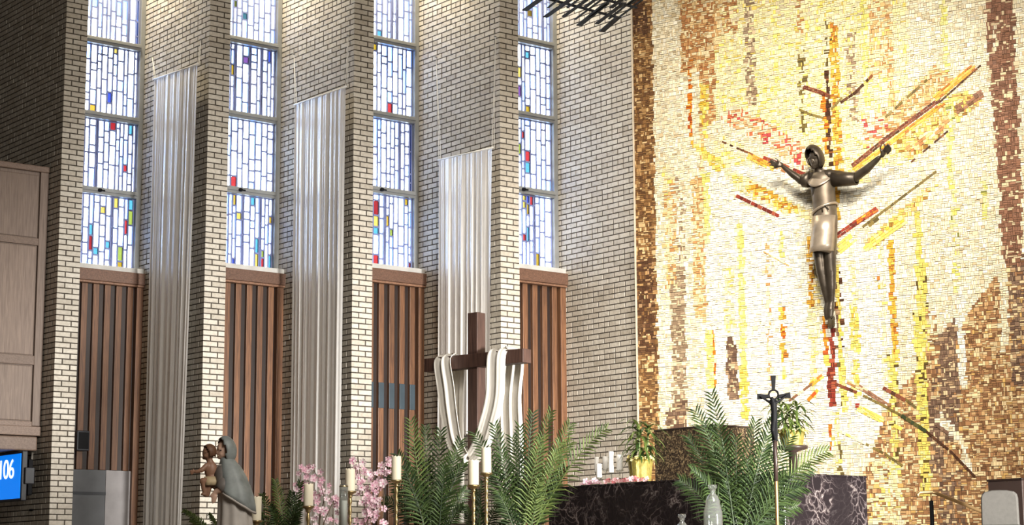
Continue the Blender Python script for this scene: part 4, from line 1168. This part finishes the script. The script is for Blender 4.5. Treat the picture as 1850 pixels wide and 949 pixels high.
# broad collar over the shoulders
col = MB(); R_ = []
for i, t in enumerate([0, .2, .45, .7, .9, 1.0]):
    row = []
    for k in range(25):
        a = math.radians(-18 + 216*k/24); dip = math.sin(max(0, min(math.pi, a)))
        y = 309 + t*(12 + 20*dip**1.3); hw = (11 + 14.5*t)*PXM; hd = 0.062 + 0.085*t
        row.append(C(1484, y, 0.21) + MD*(hw*math.cos(a)) + MN*(hd*math.sin(a)))
    R_.append(row)
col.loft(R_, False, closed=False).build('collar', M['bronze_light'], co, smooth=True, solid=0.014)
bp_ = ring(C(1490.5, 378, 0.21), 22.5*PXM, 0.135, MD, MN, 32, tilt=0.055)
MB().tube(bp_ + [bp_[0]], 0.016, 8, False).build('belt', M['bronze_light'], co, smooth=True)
arc = [C(1482+4, 383, 0.335), C(1485, 376, 0.34), C(1489, 371, 0.342), C(1493, 373, 0.34), C(1497, 379, 0.335)]
MB().tube(arc, 0.008, 8).build('waist_fold', M['bronze'], co, smooth=True)
slv = MB(); slv.loft([ring(C(1506,324,0.22), 0.085, 0.085, UP, MN, 16), ring(C(1528,324,0.24), 0.078, 0.08, UP, MN, 16), ring(C(1547,323,0.255), 0.068, 0.075, UP, MN, 16)], False)
slv.build('sleeve', M['bronze'], co, smooth=True, solid=0.012)
slv = MB(); slv.loft([ring(C(1466,323,0.22), 0.088, 0.085, UP, MN, 16), ring(C(1458,326,0.235), 0.082, 0.08, UP, MN, 16), ring(C(1450,327,0.25), 0.072, 0.07, UP, MN, 16)], False)
slv.build('sleeve', M['bronze'], co, smooth=True, solid=0.012)
MB().bar(C(1502,572,0.17), C(1502,589,0.02), 0.07, 0.05, MN).bar(C(1488,345,0.0), C(1488,345,0.2), 0.06, 0.06).build('wall_bracket', M['bronze'], co, bevel=0.006)

# ------------------------------------------------------------------ statue of a woman with a child
SY = 15.0
def S(px, py, dy=0.0): return at(px, py, SY+dy)
XA_, YA_ = Vector((1,0,0)), Vector((0,1,0)); PS = SY/FPX*1.01
sb = S(424, 900); SB = Vector((sb.x, sb.y, FLOOR))
ms = empty('statue', SB, 'painted statue of a woman in blue-grey mantle holding a child', 'statue')
b = MB()
RS = Matrix.Rotation(math.radians(-8), 3, 'Y')
b.ell(S(405,815), (0.058,0.058,0.082), 20, 14, RS)
b.ell(S(393.5,818,-0.026), (0.017,0.012,0.020), 10, 8); b.ell(S(397.5,826,-0.018), (0.026,0.026,0.020), 10, 8); b.ell(S(400,821,-0.04), (0.022,0.018,0.02), 10, 8)
b.ell(S(396.5,811,-0.03), (0.014,0.030,0.010), 10, 6); b.ell(S(395,823.5,-0.026), (0.012,0.016,0.006), 8, 6)
chain(b, [S(407,822), S(411,838)], [0.036,0.042])
b.ell(S(413,858), (0.075,0.06,0.11)); b.ell(S(418,890), (0.085,0.07,0.15))
chain(b, [S(412,846,-0.05), S(408,872,-0.07), S(397,885,-0.10), S(390,889,-0.10)], [0.034,0.034,0.030,0.022])
chain(b, [S(412,850,0.05), S(404,872,0.09), S(386,876,0.02), S(379,876,0.0)], [0.048,0.042,0.033,0.022])
b.ell(S(387,893,-0.10), (0.016,0.022,0.028), 10, 8)
for f in ([(385,897),(383,903),(382,907)], [(387,898),(385,905),(384,910)], [(389,898),(388,905),(387,909)], [(391,897),(390,903),(390,907)], [(383,893),(380,896),(379,899)]):
    chain(b, [S(x, y, -0.11) for x, y in f], [0.009,0.008,0.006], 8)
b.ell(S(376,877,0.0), (0.022,0.03,0.016), 10, 8)
for i in range(5): chain(b, [S(374,876.5,-0.03+0.014*i), S(369.5,877,-0.034+0.014*i), S(366,876,-0.03+0.013*i)], [0.009,0.008,0.006], 8)
body = b.remeshed('body', M['skin'], ms, 0.008, 4)
for s_ in (-1, 1):
    q_ = [S(410,868,-0.065), S(403,879,-0.085), S(396,886,-0.10)] if s_ < 0 else [S(408,860,0.08), S(402,872,0.08), S(388,876,0.02)]
    MB().tube(q_, [0.050,0.046,0.040], 14, False).build('sleeve', M['sleeve'], ms, smooth=True, solid=0.006)
MB().ell(S(399,814,-0.053), (0.009,0.007,0.005), 8, 6).build('eye', M['eye'], body, smooth=True)
MB().ell(S(394.5,824,-0.040), (0.008,0.008,0.003), 8, 6).build('lips', M['loin'], body, smooth=True)
shell(S(406,812), (0.066,0.068,0.084), RS, [((-1,-0.65,-0.30), 0.22)]).build('hair', M['hair'], ms, smooth=True, solid=0.006)
# robe
rob = MB(); zz = [S(420, y).z for y in (840, 860, 880, 900, 925, 949)] + [FLOOR+0.12, FLOOR+0.03]
rr = [(411,20,.075),(413,26,.10),(419,27,.105),(422,27,.11),(424,29,.12),(425,31,.13),(426,34,.145),(426,35,.15)]
rob.loft([ring(Vector((S(cx, 900).x, SY, z)), hw*PS, hd, XA_, YA_, 56, fold=0.0 if i < 2 else 0.05, nf=9, ph=0.4) for i, (z, (cx, hw, hd)) in enumerate(zip(zz, rr))], True)
rob.build('robe', M['robe'], ms, smooth=True)
# mantle
man = MB(); R_ = []
for i, (y, cx, hw, hd, tl) in enumerate([(828,410,10,.055,0),(836,413,14,.07,1),(844,416,19,.09,2),(856,419,24,.106,5),(870,423,28,.122,9),(884,426,31,.133,14),(897,427,33,.14,18),(906,427.5,33,.142,21)]):
    R_.append(ring(S(cx, y), hw*PS, hd, XA_, YA_, 48, tilt=-tl*PS, fold=0.012+0.004*i, nf=7, ph=1.0))
mo = man.loft(R_, False).build('mantle', M['mantle'], ms, smooth=True, solid=0.012)
MB().tube(R_[-1] + [R_[-1][0]], 0.010, 8, False).build('hem', M['robe'], mo, smooth=True)
shell(S(408.5,813.5), (0.078,0.086,0.108), Matrix.Rotation(math.radians(-10), 3, 'Y'), [((-1,-0.60,-0.22), 0.40), ((0.1,0,-1), 0.88)]).build('veil', M['mantle'], ms, smooth=True, solid=0.009)
MB().lathe(SB, [(0.19,0.0),(0.19,0.02),(0.175,0.035),(0.17,0.035)], 28).build('base', M['darkbrown'], ms, smooth=False)
MB().loft([ring(S(406,842), 0.055, 0.075, XA_, YA_, 28), ring(S(404,856), 0.075, 0.098, XA_, YA_, 28), ring(S(406,872), 0.078, 0.108, XA_, YA_, 28), ring(S(410,884), 0.075, 0.108, XA_, YA_, 28)], True).build('bodice', M['sleeve'], ms, smooth=True)
# child
b = MB()
b.ell(S(376,819,-0.02), (0.046,0.046,0.054), 16, 12); b.ell(S(367.3,822,-0.040), (0.010,0.009,0.009), 8, 6); b.ell(S(369,828,-0.024), (0.018,0.02,0.014), 8, 6)
b.ell(S(371.5,824,-0.05), (0.02,0.016,0.018), 8, 6)
chain(b, [S(378,828,-0.02), S(380,838,-0.02)], [0.024,0.028])
b.ell(S(381,850,-0.02), (0.052,0.044,0.075)); b.ell(S(383,868,-0.02), (0.056,0.05,0.05))
chain(b, [S(373,842,-0.05), S(364,850,-0.07), S(354,853,-0.08)], [0.023,0.020,0.014]); b.ell(S(350,853,-0.08), (0.016,0.010,0.012), 8, 6)
for f in ([(348,851),(344,850)], [(348,853),(343.5,853)], [(348,855),(344,856)], [(349,856),(346,858)], [(351,850.5),(349,848)]): chain(b, [S(x, y, -0.082) for x, y in f], [0.006,0.005], 6)
chain(b, [S(387,842,0.02), S(393,852,0.0), S(390,860,-0.02)], [0.023,0.020,0.015]); b.ell(S(388,863,-0.03), (0.014,0.012,0.014), 8, 6)
chain(b, [S(380,870,-0.05), S(367,870,-0.06), S(368.5,882,-0.06), S(370,891,-0.06)], [0.036,0.030,0.024,0.016]); b.ell(S(367.5,893.5,-0.065), (0.026,0.014,0.012), 10, 6)
chain(b, [S(385,874,-0.04), S(377,879,-0.05), S(376,888,-0.05), S(376,894,-0.05)], [0.034,0.028,0.022,0.015]); b.ell(S(373.5,896.5,-0.05), (0.026,0.014,0.012), 10, 6)
ch = b.remeshed('child', M['childskin'], ms, 0.007, 3)
shell(S(378,816.5,-0.02), (0.055,0.057,0.058), None, [((-1,-0.55,-0.40), 0.38), ((0.3,0,-1), 0.75)]).build('hair', M['hair'], ch, smooth=True, solid=0.008)
MB().loft([ring(S(382.5,862,-0.02), 0.056, 0.052, XA_, YA_, 24), ring(S(382,870,-0.03), 0.064, 0.062, XA_, YA_, 24, fold=0.05), ring(S(380,878,-0.03), 0.058, 0.064, XA_, YA_, 24, fold=0.08)], False).build('wrap', M['loin'], ch, smooth=True, solid=0.006)
MB().ell(S(371,818.5,-0.062), (0.005,0.005,0.004), 8, 6).build('eye', M['eye'], ch, smooth=True)

# ------------------------------------------------------------------ pillar candles on brass stands
def ripple_pole(c, z0_, z1_, r):
    prof = []; n_ = max(8, int((z1_-z0_)/0.02))
    for i in range(n_+1): prof.append((r*(1+0.28*math.sin(i*1.6)), z0_+(z1_-z0_)*i/n_))
    return MB().lathe(c, prof, 12)
CL = [(463,898,942,18,15.4,'ivory pillar candle beside the statue, lowest of the tall candles','brass candle stand nearest the statue'),
      (557,875,916,17.5,15.6,'ivory pillar candle in front of the left pink blossoms','brass candle stand in front of the left pink blossoms'),
      (632.5,848,889,18,15.8,'ivory pillar candle left of the right pink blossoms','brass candle stand left of the right pink blossoms'),
      (716,825,869,17.5,15.6,'ivory pillar candle in front of the palm left of the cross','brass candle stand in front of the palm left of the cross'),
      (855.5,832,878,19,15.5,'lower of the two ivory pillar candles below the wooden cross','lower of the two brass candle stands below the cross'),
      (878.5,809,856,18,15.9,'higher of the two ivory pillar candles below the wooden cross','higher of the two brass candle stands below the cross')]
for px, yt, yb, w, Y, lab, lab2 in CL:
    t_, b_ = at(px, yt, Y), at(px, yb, Y); c = Vector((b_.x, b_.y, 0)); r = w/2*Y/FPX
    cs_ = empty('candle_stand', c + UP*FLOOR, lab2, 'candle stand', 'brass candle stands')
    ripple_pole(c, FLOOR+0.05, b_.z-0.045, 0.0145).build('pole', M['brass'], cs_, smooth=True)
    MB().lathe(c, [(0.012, b_.z-0.05), (0.022, b_.z-0.04), (0.014, b_.z-0.03), (r*0.9, b_.z-0.012), (r*1.25, b_.z-0.006), (r*1.28, b_.z+0.006), (r*1.2, b_.z+0.004), (r*1.15, b_.z-0.002)], 24).build('dish', M['brass'], cs_, smooth=True)
    MB().lathe(c, [(0.11, FLOOR), (0.11, FLOOR+0.012), (0.05, FLOOR+0.03), (0.016, FLOOR+0.06)], 24).build('foot', M['brass'], cs_, smooth=True)
    cd = empty('pillar_candle', c + UP*b_.z, lab, 'candle', 'ivory pillar candles')
    mb = MB(); n = 22; prof = [(0.97, b_.z), (1.0, b_.z+0.006), (1.0, t_.z-0.012), (0.97, t_.z), (0.8, t_.z+0.001), (0.6, t_.z-0.012), (0.2, t_.z-0.014)]
    mb.loft([[c + Vector((r*q_*math.cos(k*2*math.pi/n), r*q_*math.sin(k*2*math.pi/n), z_ + (0.006*math.sin(k*2.1) if i in (3, 4) else 0))) for k in range(n)] for i, (q_, z_) in enumerate(prof)], True)
    mb.build('wax', M['wax'], cd, smooth=True)
    MB().tube([c + UP*(t_.z-0.014), c + UP*(t_.z+0.008)], 0.0018, 6).build('wick', M['wick'], cd)
# tall candle in a glass jar
Y = 15.3; t_ = at(621, 876, Y); c = Vector((t_.x, t_.y, 0)); r = 8*Y/FPX; zb_ = FLOOR+0.42
jc = empty('jar_candle', c + UP*FLOOR, 'tall white candle in clear glass jar between the blossoms', 'candle')
MB().lathe(c, [(r*0.92, zb_+0.005), (r*0.92, at(621,905,Y).z), (r*0.3, at(621,906,Y).z)], 20).build('wax', M['whitewax'], jc, smooth=True)
MB().lathe(c, [(r, zb_), (r, t_.z-0.02), (r*0.9, t_.z-0.008), (r*0.9, t_.z), (r*0.86, t_.z), (r*0.86, t_.z-0.01), (r*0.96, t_.z-0.025), (r*0.96, zb_+0.004)], 24).build('glass_jar', M['cutglass'], jc, smooth=True)
MB().lathe(c, [(r*1.02, t_.z-0.018), (r*1.02, t_.z-0.010), (r*0.95, t_.z-0.008)], 20, False).build('gold_rim', M['brass'], jc, smooth=True)
MB().lathe(c, [(0.09, FLOOR), (0.09, FLOOR+0.02), (0.02, FLOOR+0.04), (0.02, zb_-0.03), (r*1.3, zb_-0.01), (r*1.3, zb_-0.001)], 20).build('holder', M['black'], jc, smooth=True)

# ------------------------------------------------------------------ palms
def frond(parent, b0, tip, mat, leaf=0.17, npair=26, bend=0.12, seed=0, roll=0.0, lw=0.016, start=0.25):
    rg = random.Random(seed); b0, tip = Vector(b0), Vector(tip)
    d = tip-b0; L = d.length
    ctrl = b0 + d*0.55 + UP*(bend*L)
    P = lambda t: b0*(1-t)**2 + ctrl*(2*t*(1-t)) + tip*t*t
    mb = MB(); n = 12
    mb.tube([P(i/n) for i in range(n+1)], [0.0075*(1-0.8*i/n) for i in range(n+1)], 5, False)
    view = Vector((0, -1, 0.15))
    for i in range(npair):
        t = start + (1-start)*(i+0.5)/npair
        p = P(t); tg = (P(min(1, t+0.01))-P(t-0.01)).normalized()
        sd = tg.cross(view).normalized(); nrm_ = sd.cross(tg).normalized()
        sd = (sd*math.cos(roll) + nrm_*math.sin(roll)).normalized()
        tt = (t-start)/(1-start); ln = leaf*(1.12-0.70*tt)*min(1.0, 0.45+tt*4)
        for s_ in (-1, 1):
            dr = (sd*s_*(0.95-0.30*t) + tg*(0.50+0.30*t) + nrm_*rg.uniform(-0.05, 0.30)).normalized()
            l_ = ln*rg.uniform(0.88, 1.08)
            m1 = p + dr*l_*0.5; tp = p + dr*l_ - UP*l_*rg.uniform(0.04, 0.22)
            ws = dr.cross(nrm_).normalized()*lw*0.5
            k = nrm_*lw*0.25
            mb.add([p - ws*0.5, p + ws*0.5, m1 + ws - k, m1 + k, m1 - ws - k, tp], [(0,1,2,3), (0,3,4), (4,3,5), (3,2,5)])
    return mb.build('frond', mat, parent)
def palm(px, Y, tips, label, spread=0.5, seed=1, leaf=0.19):
    c0 = at(px, 949, Y); base = Vector((c0.x, c0.y, FLOOR)); rg = random.Random(seed)
    root = empty('potted_palm', base, label, 'palm', 'potted palms in the sanctuary')
    MB().lathe(base, [(0.12,0), (0.125,0.005), (0.155,0.24), (0.165,0.25), (0.165,0.28), (0.145,0.28), (0.14,0.24), (0.05,0.235)], 24).build('pot', M['darkbrown'], root, smooth=True)
    for i, t in enumerate(tips):
        tx, ty, light = t[0], t[1], t[2]
        dy = t[3] if len(t) > 3 else rg.uniform(-spread, spread)*0.6
        tip = at(tx, ty, Y+dy)
        b0 = base + Vector((rg.uniform(-.06,.06), rg.uniform(-.06,.06), 0.26))
        dist = (tip-b0).length
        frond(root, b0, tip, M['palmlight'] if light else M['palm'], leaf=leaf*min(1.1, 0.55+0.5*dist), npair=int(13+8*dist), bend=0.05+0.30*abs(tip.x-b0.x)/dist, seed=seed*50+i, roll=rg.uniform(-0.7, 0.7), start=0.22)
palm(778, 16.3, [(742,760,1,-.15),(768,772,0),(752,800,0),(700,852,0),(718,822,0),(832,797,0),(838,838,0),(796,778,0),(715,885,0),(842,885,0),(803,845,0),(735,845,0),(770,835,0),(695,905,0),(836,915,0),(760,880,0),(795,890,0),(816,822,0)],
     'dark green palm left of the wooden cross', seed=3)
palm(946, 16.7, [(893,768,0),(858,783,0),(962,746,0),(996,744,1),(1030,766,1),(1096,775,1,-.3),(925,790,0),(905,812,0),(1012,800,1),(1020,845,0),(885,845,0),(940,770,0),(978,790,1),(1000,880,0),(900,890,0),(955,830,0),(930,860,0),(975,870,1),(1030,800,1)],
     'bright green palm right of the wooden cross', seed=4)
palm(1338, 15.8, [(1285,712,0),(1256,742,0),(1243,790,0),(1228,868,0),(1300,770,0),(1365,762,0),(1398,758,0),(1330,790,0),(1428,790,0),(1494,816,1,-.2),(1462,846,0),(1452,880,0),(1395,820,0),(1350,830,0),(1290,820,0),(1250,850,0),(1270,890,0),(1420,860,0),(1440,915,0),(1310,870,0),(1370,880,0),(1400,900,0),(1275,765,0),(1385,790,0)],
     'largest palm, in front of the marble altar', seed=5, leaf=0.215)
palm(512, 15.9, [(497,868,1),(474,893,1),(543,872,0),(548,905,0),(462,925,0),(528,890,0),(490,915,0),(535,930,0)], 'small palm between the statue and the pink blossoms', seed=6, leaf=0.14)
palm(412, 15.7, [(332,924,1),(345,940,1),(378,930,1),(470,940,0)], 'low palm behind the statue, its frond tips showing left', seed=7, leaf=0.10)
palm(868, 17.0, [(858,885,0),(905,905,0),(840,915,0),(915,940,0),(872,870,0)], 'small shaded palm behind the two candles below the cross', seed=8, leaf=0.13)

# ------------------------------------------------------------------ pink blossom sprays
def spray(paths, Y, label, n_each, seed):
    rg = random.Random(seed); x0, y0 = paths[0][0]; c = at(x0, 949, Y); base = Vector((c.x, c.y, FLOOR))
    root = empty('blossom_spray', base, label, 'flowers', 'pink blossom sprays')
    MB().lathe(base, [(0.07,0), (0.075,0.01), (0.10,0.18), (0.06,0.30), (0.07,0.34), (0.055,0.34)], 20).build('vase', M['white'], root, smooth=True)
    for path, n_ in zip(paths, n_each):
        pts = [base + UP*0.3] + [at(x, y, Y + 0.05*math.sin(i*2+seed)) for i, (x, y) in enumerate(path)]
        st_ = MB().tube(pts, [0.005*(1-0.6*i/len(pts)) for i in range(len(pts))], 6).build('branch', M['twig'], root, smooth=True)
        for i in range(n_):
            t = rg.random()**0.8*(len(path)-1); k = min(int(t), len(path)-2); f = t-k
            x = path[k][0]*(1-f)+path[k+1][0]*f + rg.gauss(0, 7.5); y = path[k][1]*(1-f)+path[k+1][1]*f + rg.gauss(0, 5.5)
            o = put_flower(FM_PINK, 'blossom', at(x, y, Y + rg.uniform(-0.09, 0.06)), st_, (rg.uniform(-.8,.8), -1, rg.uniform(-.4,.8)), rg.uniform(0.7, 1.15))
spray([[(575,955),(578,930),(568,895),(556,868),(545,848)], [(578,940),(586,900),(578,870),(566,848)], [(585,945),(598,915),(606,900)], [(548,905),(540,878),(546,868)]], 15.9, 'pink blossom spray behind the left candle, before the middle banner', [26, 18, 8, 10], 2)
spray([[(658,955),(660,925),(655,890),(650,855),(647,826)], [(660,950),(674,915),(668,885),(678,858)], [(665,940),(684,895),(692,860),(698,832)], [(630,950),(618,935),(612,918)]], 16.0, 'pink blossom spray right of the jar candle, against the pier', [32, 24, 16, 8], 5)
spray([[(690,960),(694,900),(690,868),(697,838),(701,826)], [(612,960),(604,940),(600,930)], [(660,965),(690,948),(700,944)]], 16.3, 'thin pink blossom spray touching the candle left of the palm', [15, 6, 6], 9)

# ------------------------------------------------------------------ processional crucifix
Y = 15.2
def K(px, py, dy=0.0): return at(px, py, Y+dy)
kb = K(1404, 949); pcx = empty('processional_crucifix', Vector((kb.x, kb.y, FLOOR)), 'black metal processional crucifix on a tall thin pole', 'crucifix')
zbot = FLOOR
def flare(mb, a, b_, wa, wb, th=0.022):
    a, b_ = Vector(a), Vector(b_); d = (b_-a).normalized(); sd = d.cross(Vector((0,-1,0))).normalized(); f = Vector((0,-1,0))*th/2
    mb.loft([[a - sd*wa/2 - f, a + sd*wa/2 - f, a + sd*wa/2 + f, a - sd*wa/2 + f], [b_ - sd*wb/2 - f, b_ + sd*wb/2 - f, b_ + sd*wb/2 + f, b_ - sd*wb/2 + f]], True)
px1 = Y/FPX
mb = MB(); flare(mb, K(1397.5,706), K(1397,679), 5*px1, 9*px1); mb.build('upper_arm', M['black'], pcx, bevel=0.002)
mb = MB(); flare(mb, K(1389,717), K(1368,717), 6*px1, 10.5*px1); mb.build('side_arm', M['black'], pcx, bevel=0.002)
mb = MB(); flare(mb, K(1406,717), K(1428,714), 6*px1, 10.5*px1); mb.build('side_arm', M['black'], pcx, bevel=0.002)
rp = [K(1397.5 + 8.5*math.cos(a), 713.5 - 8.5*math.sin(a)) for a in [i*2*math.pi/24 for i in range(24)]]
MB().tube(rp + [rp[0]], 0.008, 8, False).build('ring', M['black'], pcx, smooth=True)
b = MB()
b.ell(K(1395,722,-0.04), (0.016,0.018,0.022)); chain(b, [K(1397,729,-0.03), K(1398,745,-0.035), K(1398,760,-0.03)], [0.026,0.022,0.024]); chain(b, [K(1398,760,-0.03), K(1396,778,-0.05), K(1400,793,-0.03)], [0.022,0.020,0.012])
chain(b, [K(1392,728,-0.03), K(1384,723,-0.02), K(1374,717,-0.02)], [0.012,0.010,0.007]); chain(b, [K(1402,728,-0.03), K(1411,722,-0.02), K(1422,714,-0.02)], [0.012,0.010,0.007])
b.remeshed('corpus', M['black'], pcx, 0.006, 2)
MB().bar(K(1398,722), K(1400,798), 0.045, 0.03, (0,-1,0)).build('lower_arm', M['black'], pcx, bevel=0.004)
MB().tube([K(1400,796), K(1402,870)], 0.017, 10).build('collar_tube', M['darkbrown'], pcx, smooth=True)
MB().tube([K(1400.5,797,0.0), Vector((kb.x, kb.y, zbot+0.06))], 0.014, 10).build('pole', M['rail'], pcx, smooth=True)
MB().lathe(Vector((kb.x, kb.y, 0)), [(0.16,FLOOR), (0.16,FLOOR+0.03), (0.04,FLOOR+0.06), (0.03,FLOOR+0.16), (0.02,FLOOR+0.16)], 24).build('foot', M['black'], pcx, smooth=True)

# ------------------------------------------------------------------ glass decanters on low stands
for px, yt, Y, lab, lab2, sc_ in ((1287, 876, 14.6, 'clear glass decanter with stopper and amber oil in front of the altar', 'small dark stand below the amber decanter', 1.0),
                            (1232, 929, 14.2, 'shorter clear glass decanter at the bottom edge, only its stopper showing', 'small dark stand below the shorter decanter', 0.9)):
    t_ = at(px, yt, Y); c = Vector((t_.x, t_.y, 0)); u = Y/FPX*sc_; z_ = t_.z
    hb = 88*u
    dn = empty('decanter', c + UP*(z_-hb), lab, 'decanter', 'glass decanters')
    Z = lambda dy: z_ - dy*u
    MB().lathe(c, [(1.5*u,Z(11)), (3.2*u,Z(9)), (7.5*u,Z(7)), (8.2*u,Z(4)), (7.6*u,Z(0.5)), (4*u,Z(0))], 18).build('stopper', M['cutglass'], dn, smooth=True)
    MB().lathe(c, [(16*u,Z(88)), (17*u,Z(84)), (17*u,Z(50)), (13*u,Z(34)), (12.5*u,Z(28)), (8.5*u,Z(20)), (4.2*u,Z(15)), (4.6*u,Z(11)), (6*u,Z(10)), (6*u,Z(9)), (3.4*u,Z(10)), (3.2*u,Z(15)), (7.2*u,Z(20.5)), (11.4*u,Z(29)), (12*u,Z(35)), (15.8*u,Z(51)), (15.8*u,Z(82)), (4*u,Z(83))], 24).build('bottle', M['cutglass'], dn, smooth=True)
    MB().lathe(c, [(15.2*u,Z(81)), (15.2*u,Z(79)), (2*u,Z(79))], 20).build('oil', M['oil'], dn, smooth=True)
    stn = empty('low_stand', c + UP*FLOOR, lab2, 'stand')
    zt_ = z_-hb-0.001
    MB().box(c + UP*(zt_-0.015), (0.14,0,0), (0,0.14,0), (0,0,0.014)).build('top', M['darkbrown'], stn, bevel=0.004)
    for sx in (-0.115, 0.115):
        for sy in (-0.115, 0.115):
            MB().box(c + Vector((sx, sy, (FLOOR+zt_-0.03)/2)), (0.014,0,0), (0,0.014,0), (0,0,(zt_-0.03-FLOOR)/2)).build('leg', M['darkbrown'], stn)

# ------------------------------------------------------------------ brass handrail, chair and cabinet at right
hr = empty('handrail', Vector((at(1684,900,18.4).x, 18.4, FLOOR)), 'brass handrail sloping down in front of the mosaic', 'handrail')
def Hh(px, py, Y=18.4): return at(px, py, Y)
pts = [Hh(1660,898), Hh(1657,894), Hh(1662,890), Hh(1684,889.5), Hh(1690,891), Hh(1740,911,18.6), Hh(1800,936,18.9), Hh(1870,966,19.1)]
MB().tube(pts, 0.022, 10, flat=0.8).build('rail', M['rail'], hr, smooth=True)
p = Hh(1682,892); MB().tube([Vector((p.x, p.y, FLOOR)), Vector((p.x, p.y, Hh(1682,905).z))], 0.020, 10).build('post', M['black'], hr, smooth=True)
MB().tube([Vector((p.x, p.y, Hh(1682,905).z)), p], 0.008, 8).build('post_pin', M['rail'], hr, smooth=True)
p2 = pts[-1]; MB().tube([Vector((p2.x, p2.y, FLOOR)), p2], 0.020, 10).build('post', M['black'], hr, smooth=True)

# cabinet behind the chair: left face turned like the banner walls
CY = 17.6
k0 = at(1782, 867, CY); k1 = on_plane(1846, 863, k0, E1); cl = (k1-k0).dot(-E2)
kc = k0 - E2*cl/2 + E1*0.2
cab = empty('cabinet', Vector((kc.x, kc.y, FLOOR)), 'dark brown cabinet behind the grey chair at right', 'cabinet')
MB().box(Vector((kc.x, kc.y, (FLOOR+k0.z-0.02)/2)), E2*(cl/2-0.008), E1*0.19, UP*((k0.z-0.02-FLOOR)/2)).build('body', M['darkbrown'], cab, bevel=0.004)
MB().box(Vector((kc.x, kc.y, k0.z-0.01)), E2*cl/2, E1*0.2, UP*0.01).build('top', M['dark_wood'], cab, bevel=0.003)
# grey upholstered chair
HY = 16.6
h0 = at(1808, 949, HY); HB = Vector((h0.x, h0.y, FLOOR))
chx = Vector((math.cos(math.radians(-20)), math.sin(math.radians(-20)), 0)); chn = Vector((chx.y, -chx.x, 0))
chair = empty('chair', HB, 'grey upholstered chair with rounded back top at right edge', 'chair')
hw = 0.158; zt_ = at(1808, 886, HY).z
def backring(off, sc_):
    out = []
    P2 = [(-hw, FLOOR+0.50), (-hw*0.98, zt_-0.07), (-hw*0.93, zt_-0.035), (-hw*0.78, zt_-0.013), (-hw*0.4, zt_-0.002), (0, zt_), (hw*0.4, zt_-0.002), (hw*0.78, zt_-0.013), (hw*0.93, zt_-0.035), (hw*0.98, zt_-0.07), (hw, FLOOR+0.50)]
    zm = (FLOOR+0.5+zt_)/2
    return [Vector((HB.x, HB.y, 0)) + chx*x*sc_ + chn*off + UP*(zm + (z-zm)*sc_) for x, z in P2]
MB().loft([backring(-0.035, 0.96), backring(-0.025, 1.0), backring(0.03, 1.0), backring(0.045, 0.95)], True).build('backrest', M['upholstery'], chair, smooth=False, bevel=0.008)
MB().box(HB + UP*0.45 - chn*0.0 + chn*0.22, chx*0.22, chn*0.23, UP*0.045).build('seat', M['upholstery'], chair, bevel=0.02)
for sx in (-0.19, 0.19):
    for sy in (0.0, 0.42): MB().box(HB + UP*0.2 + chx*sx + chn*sy, chx*0.018, chn*0.018, UP*0.2).build('leg', M['darkbrown'], chair)
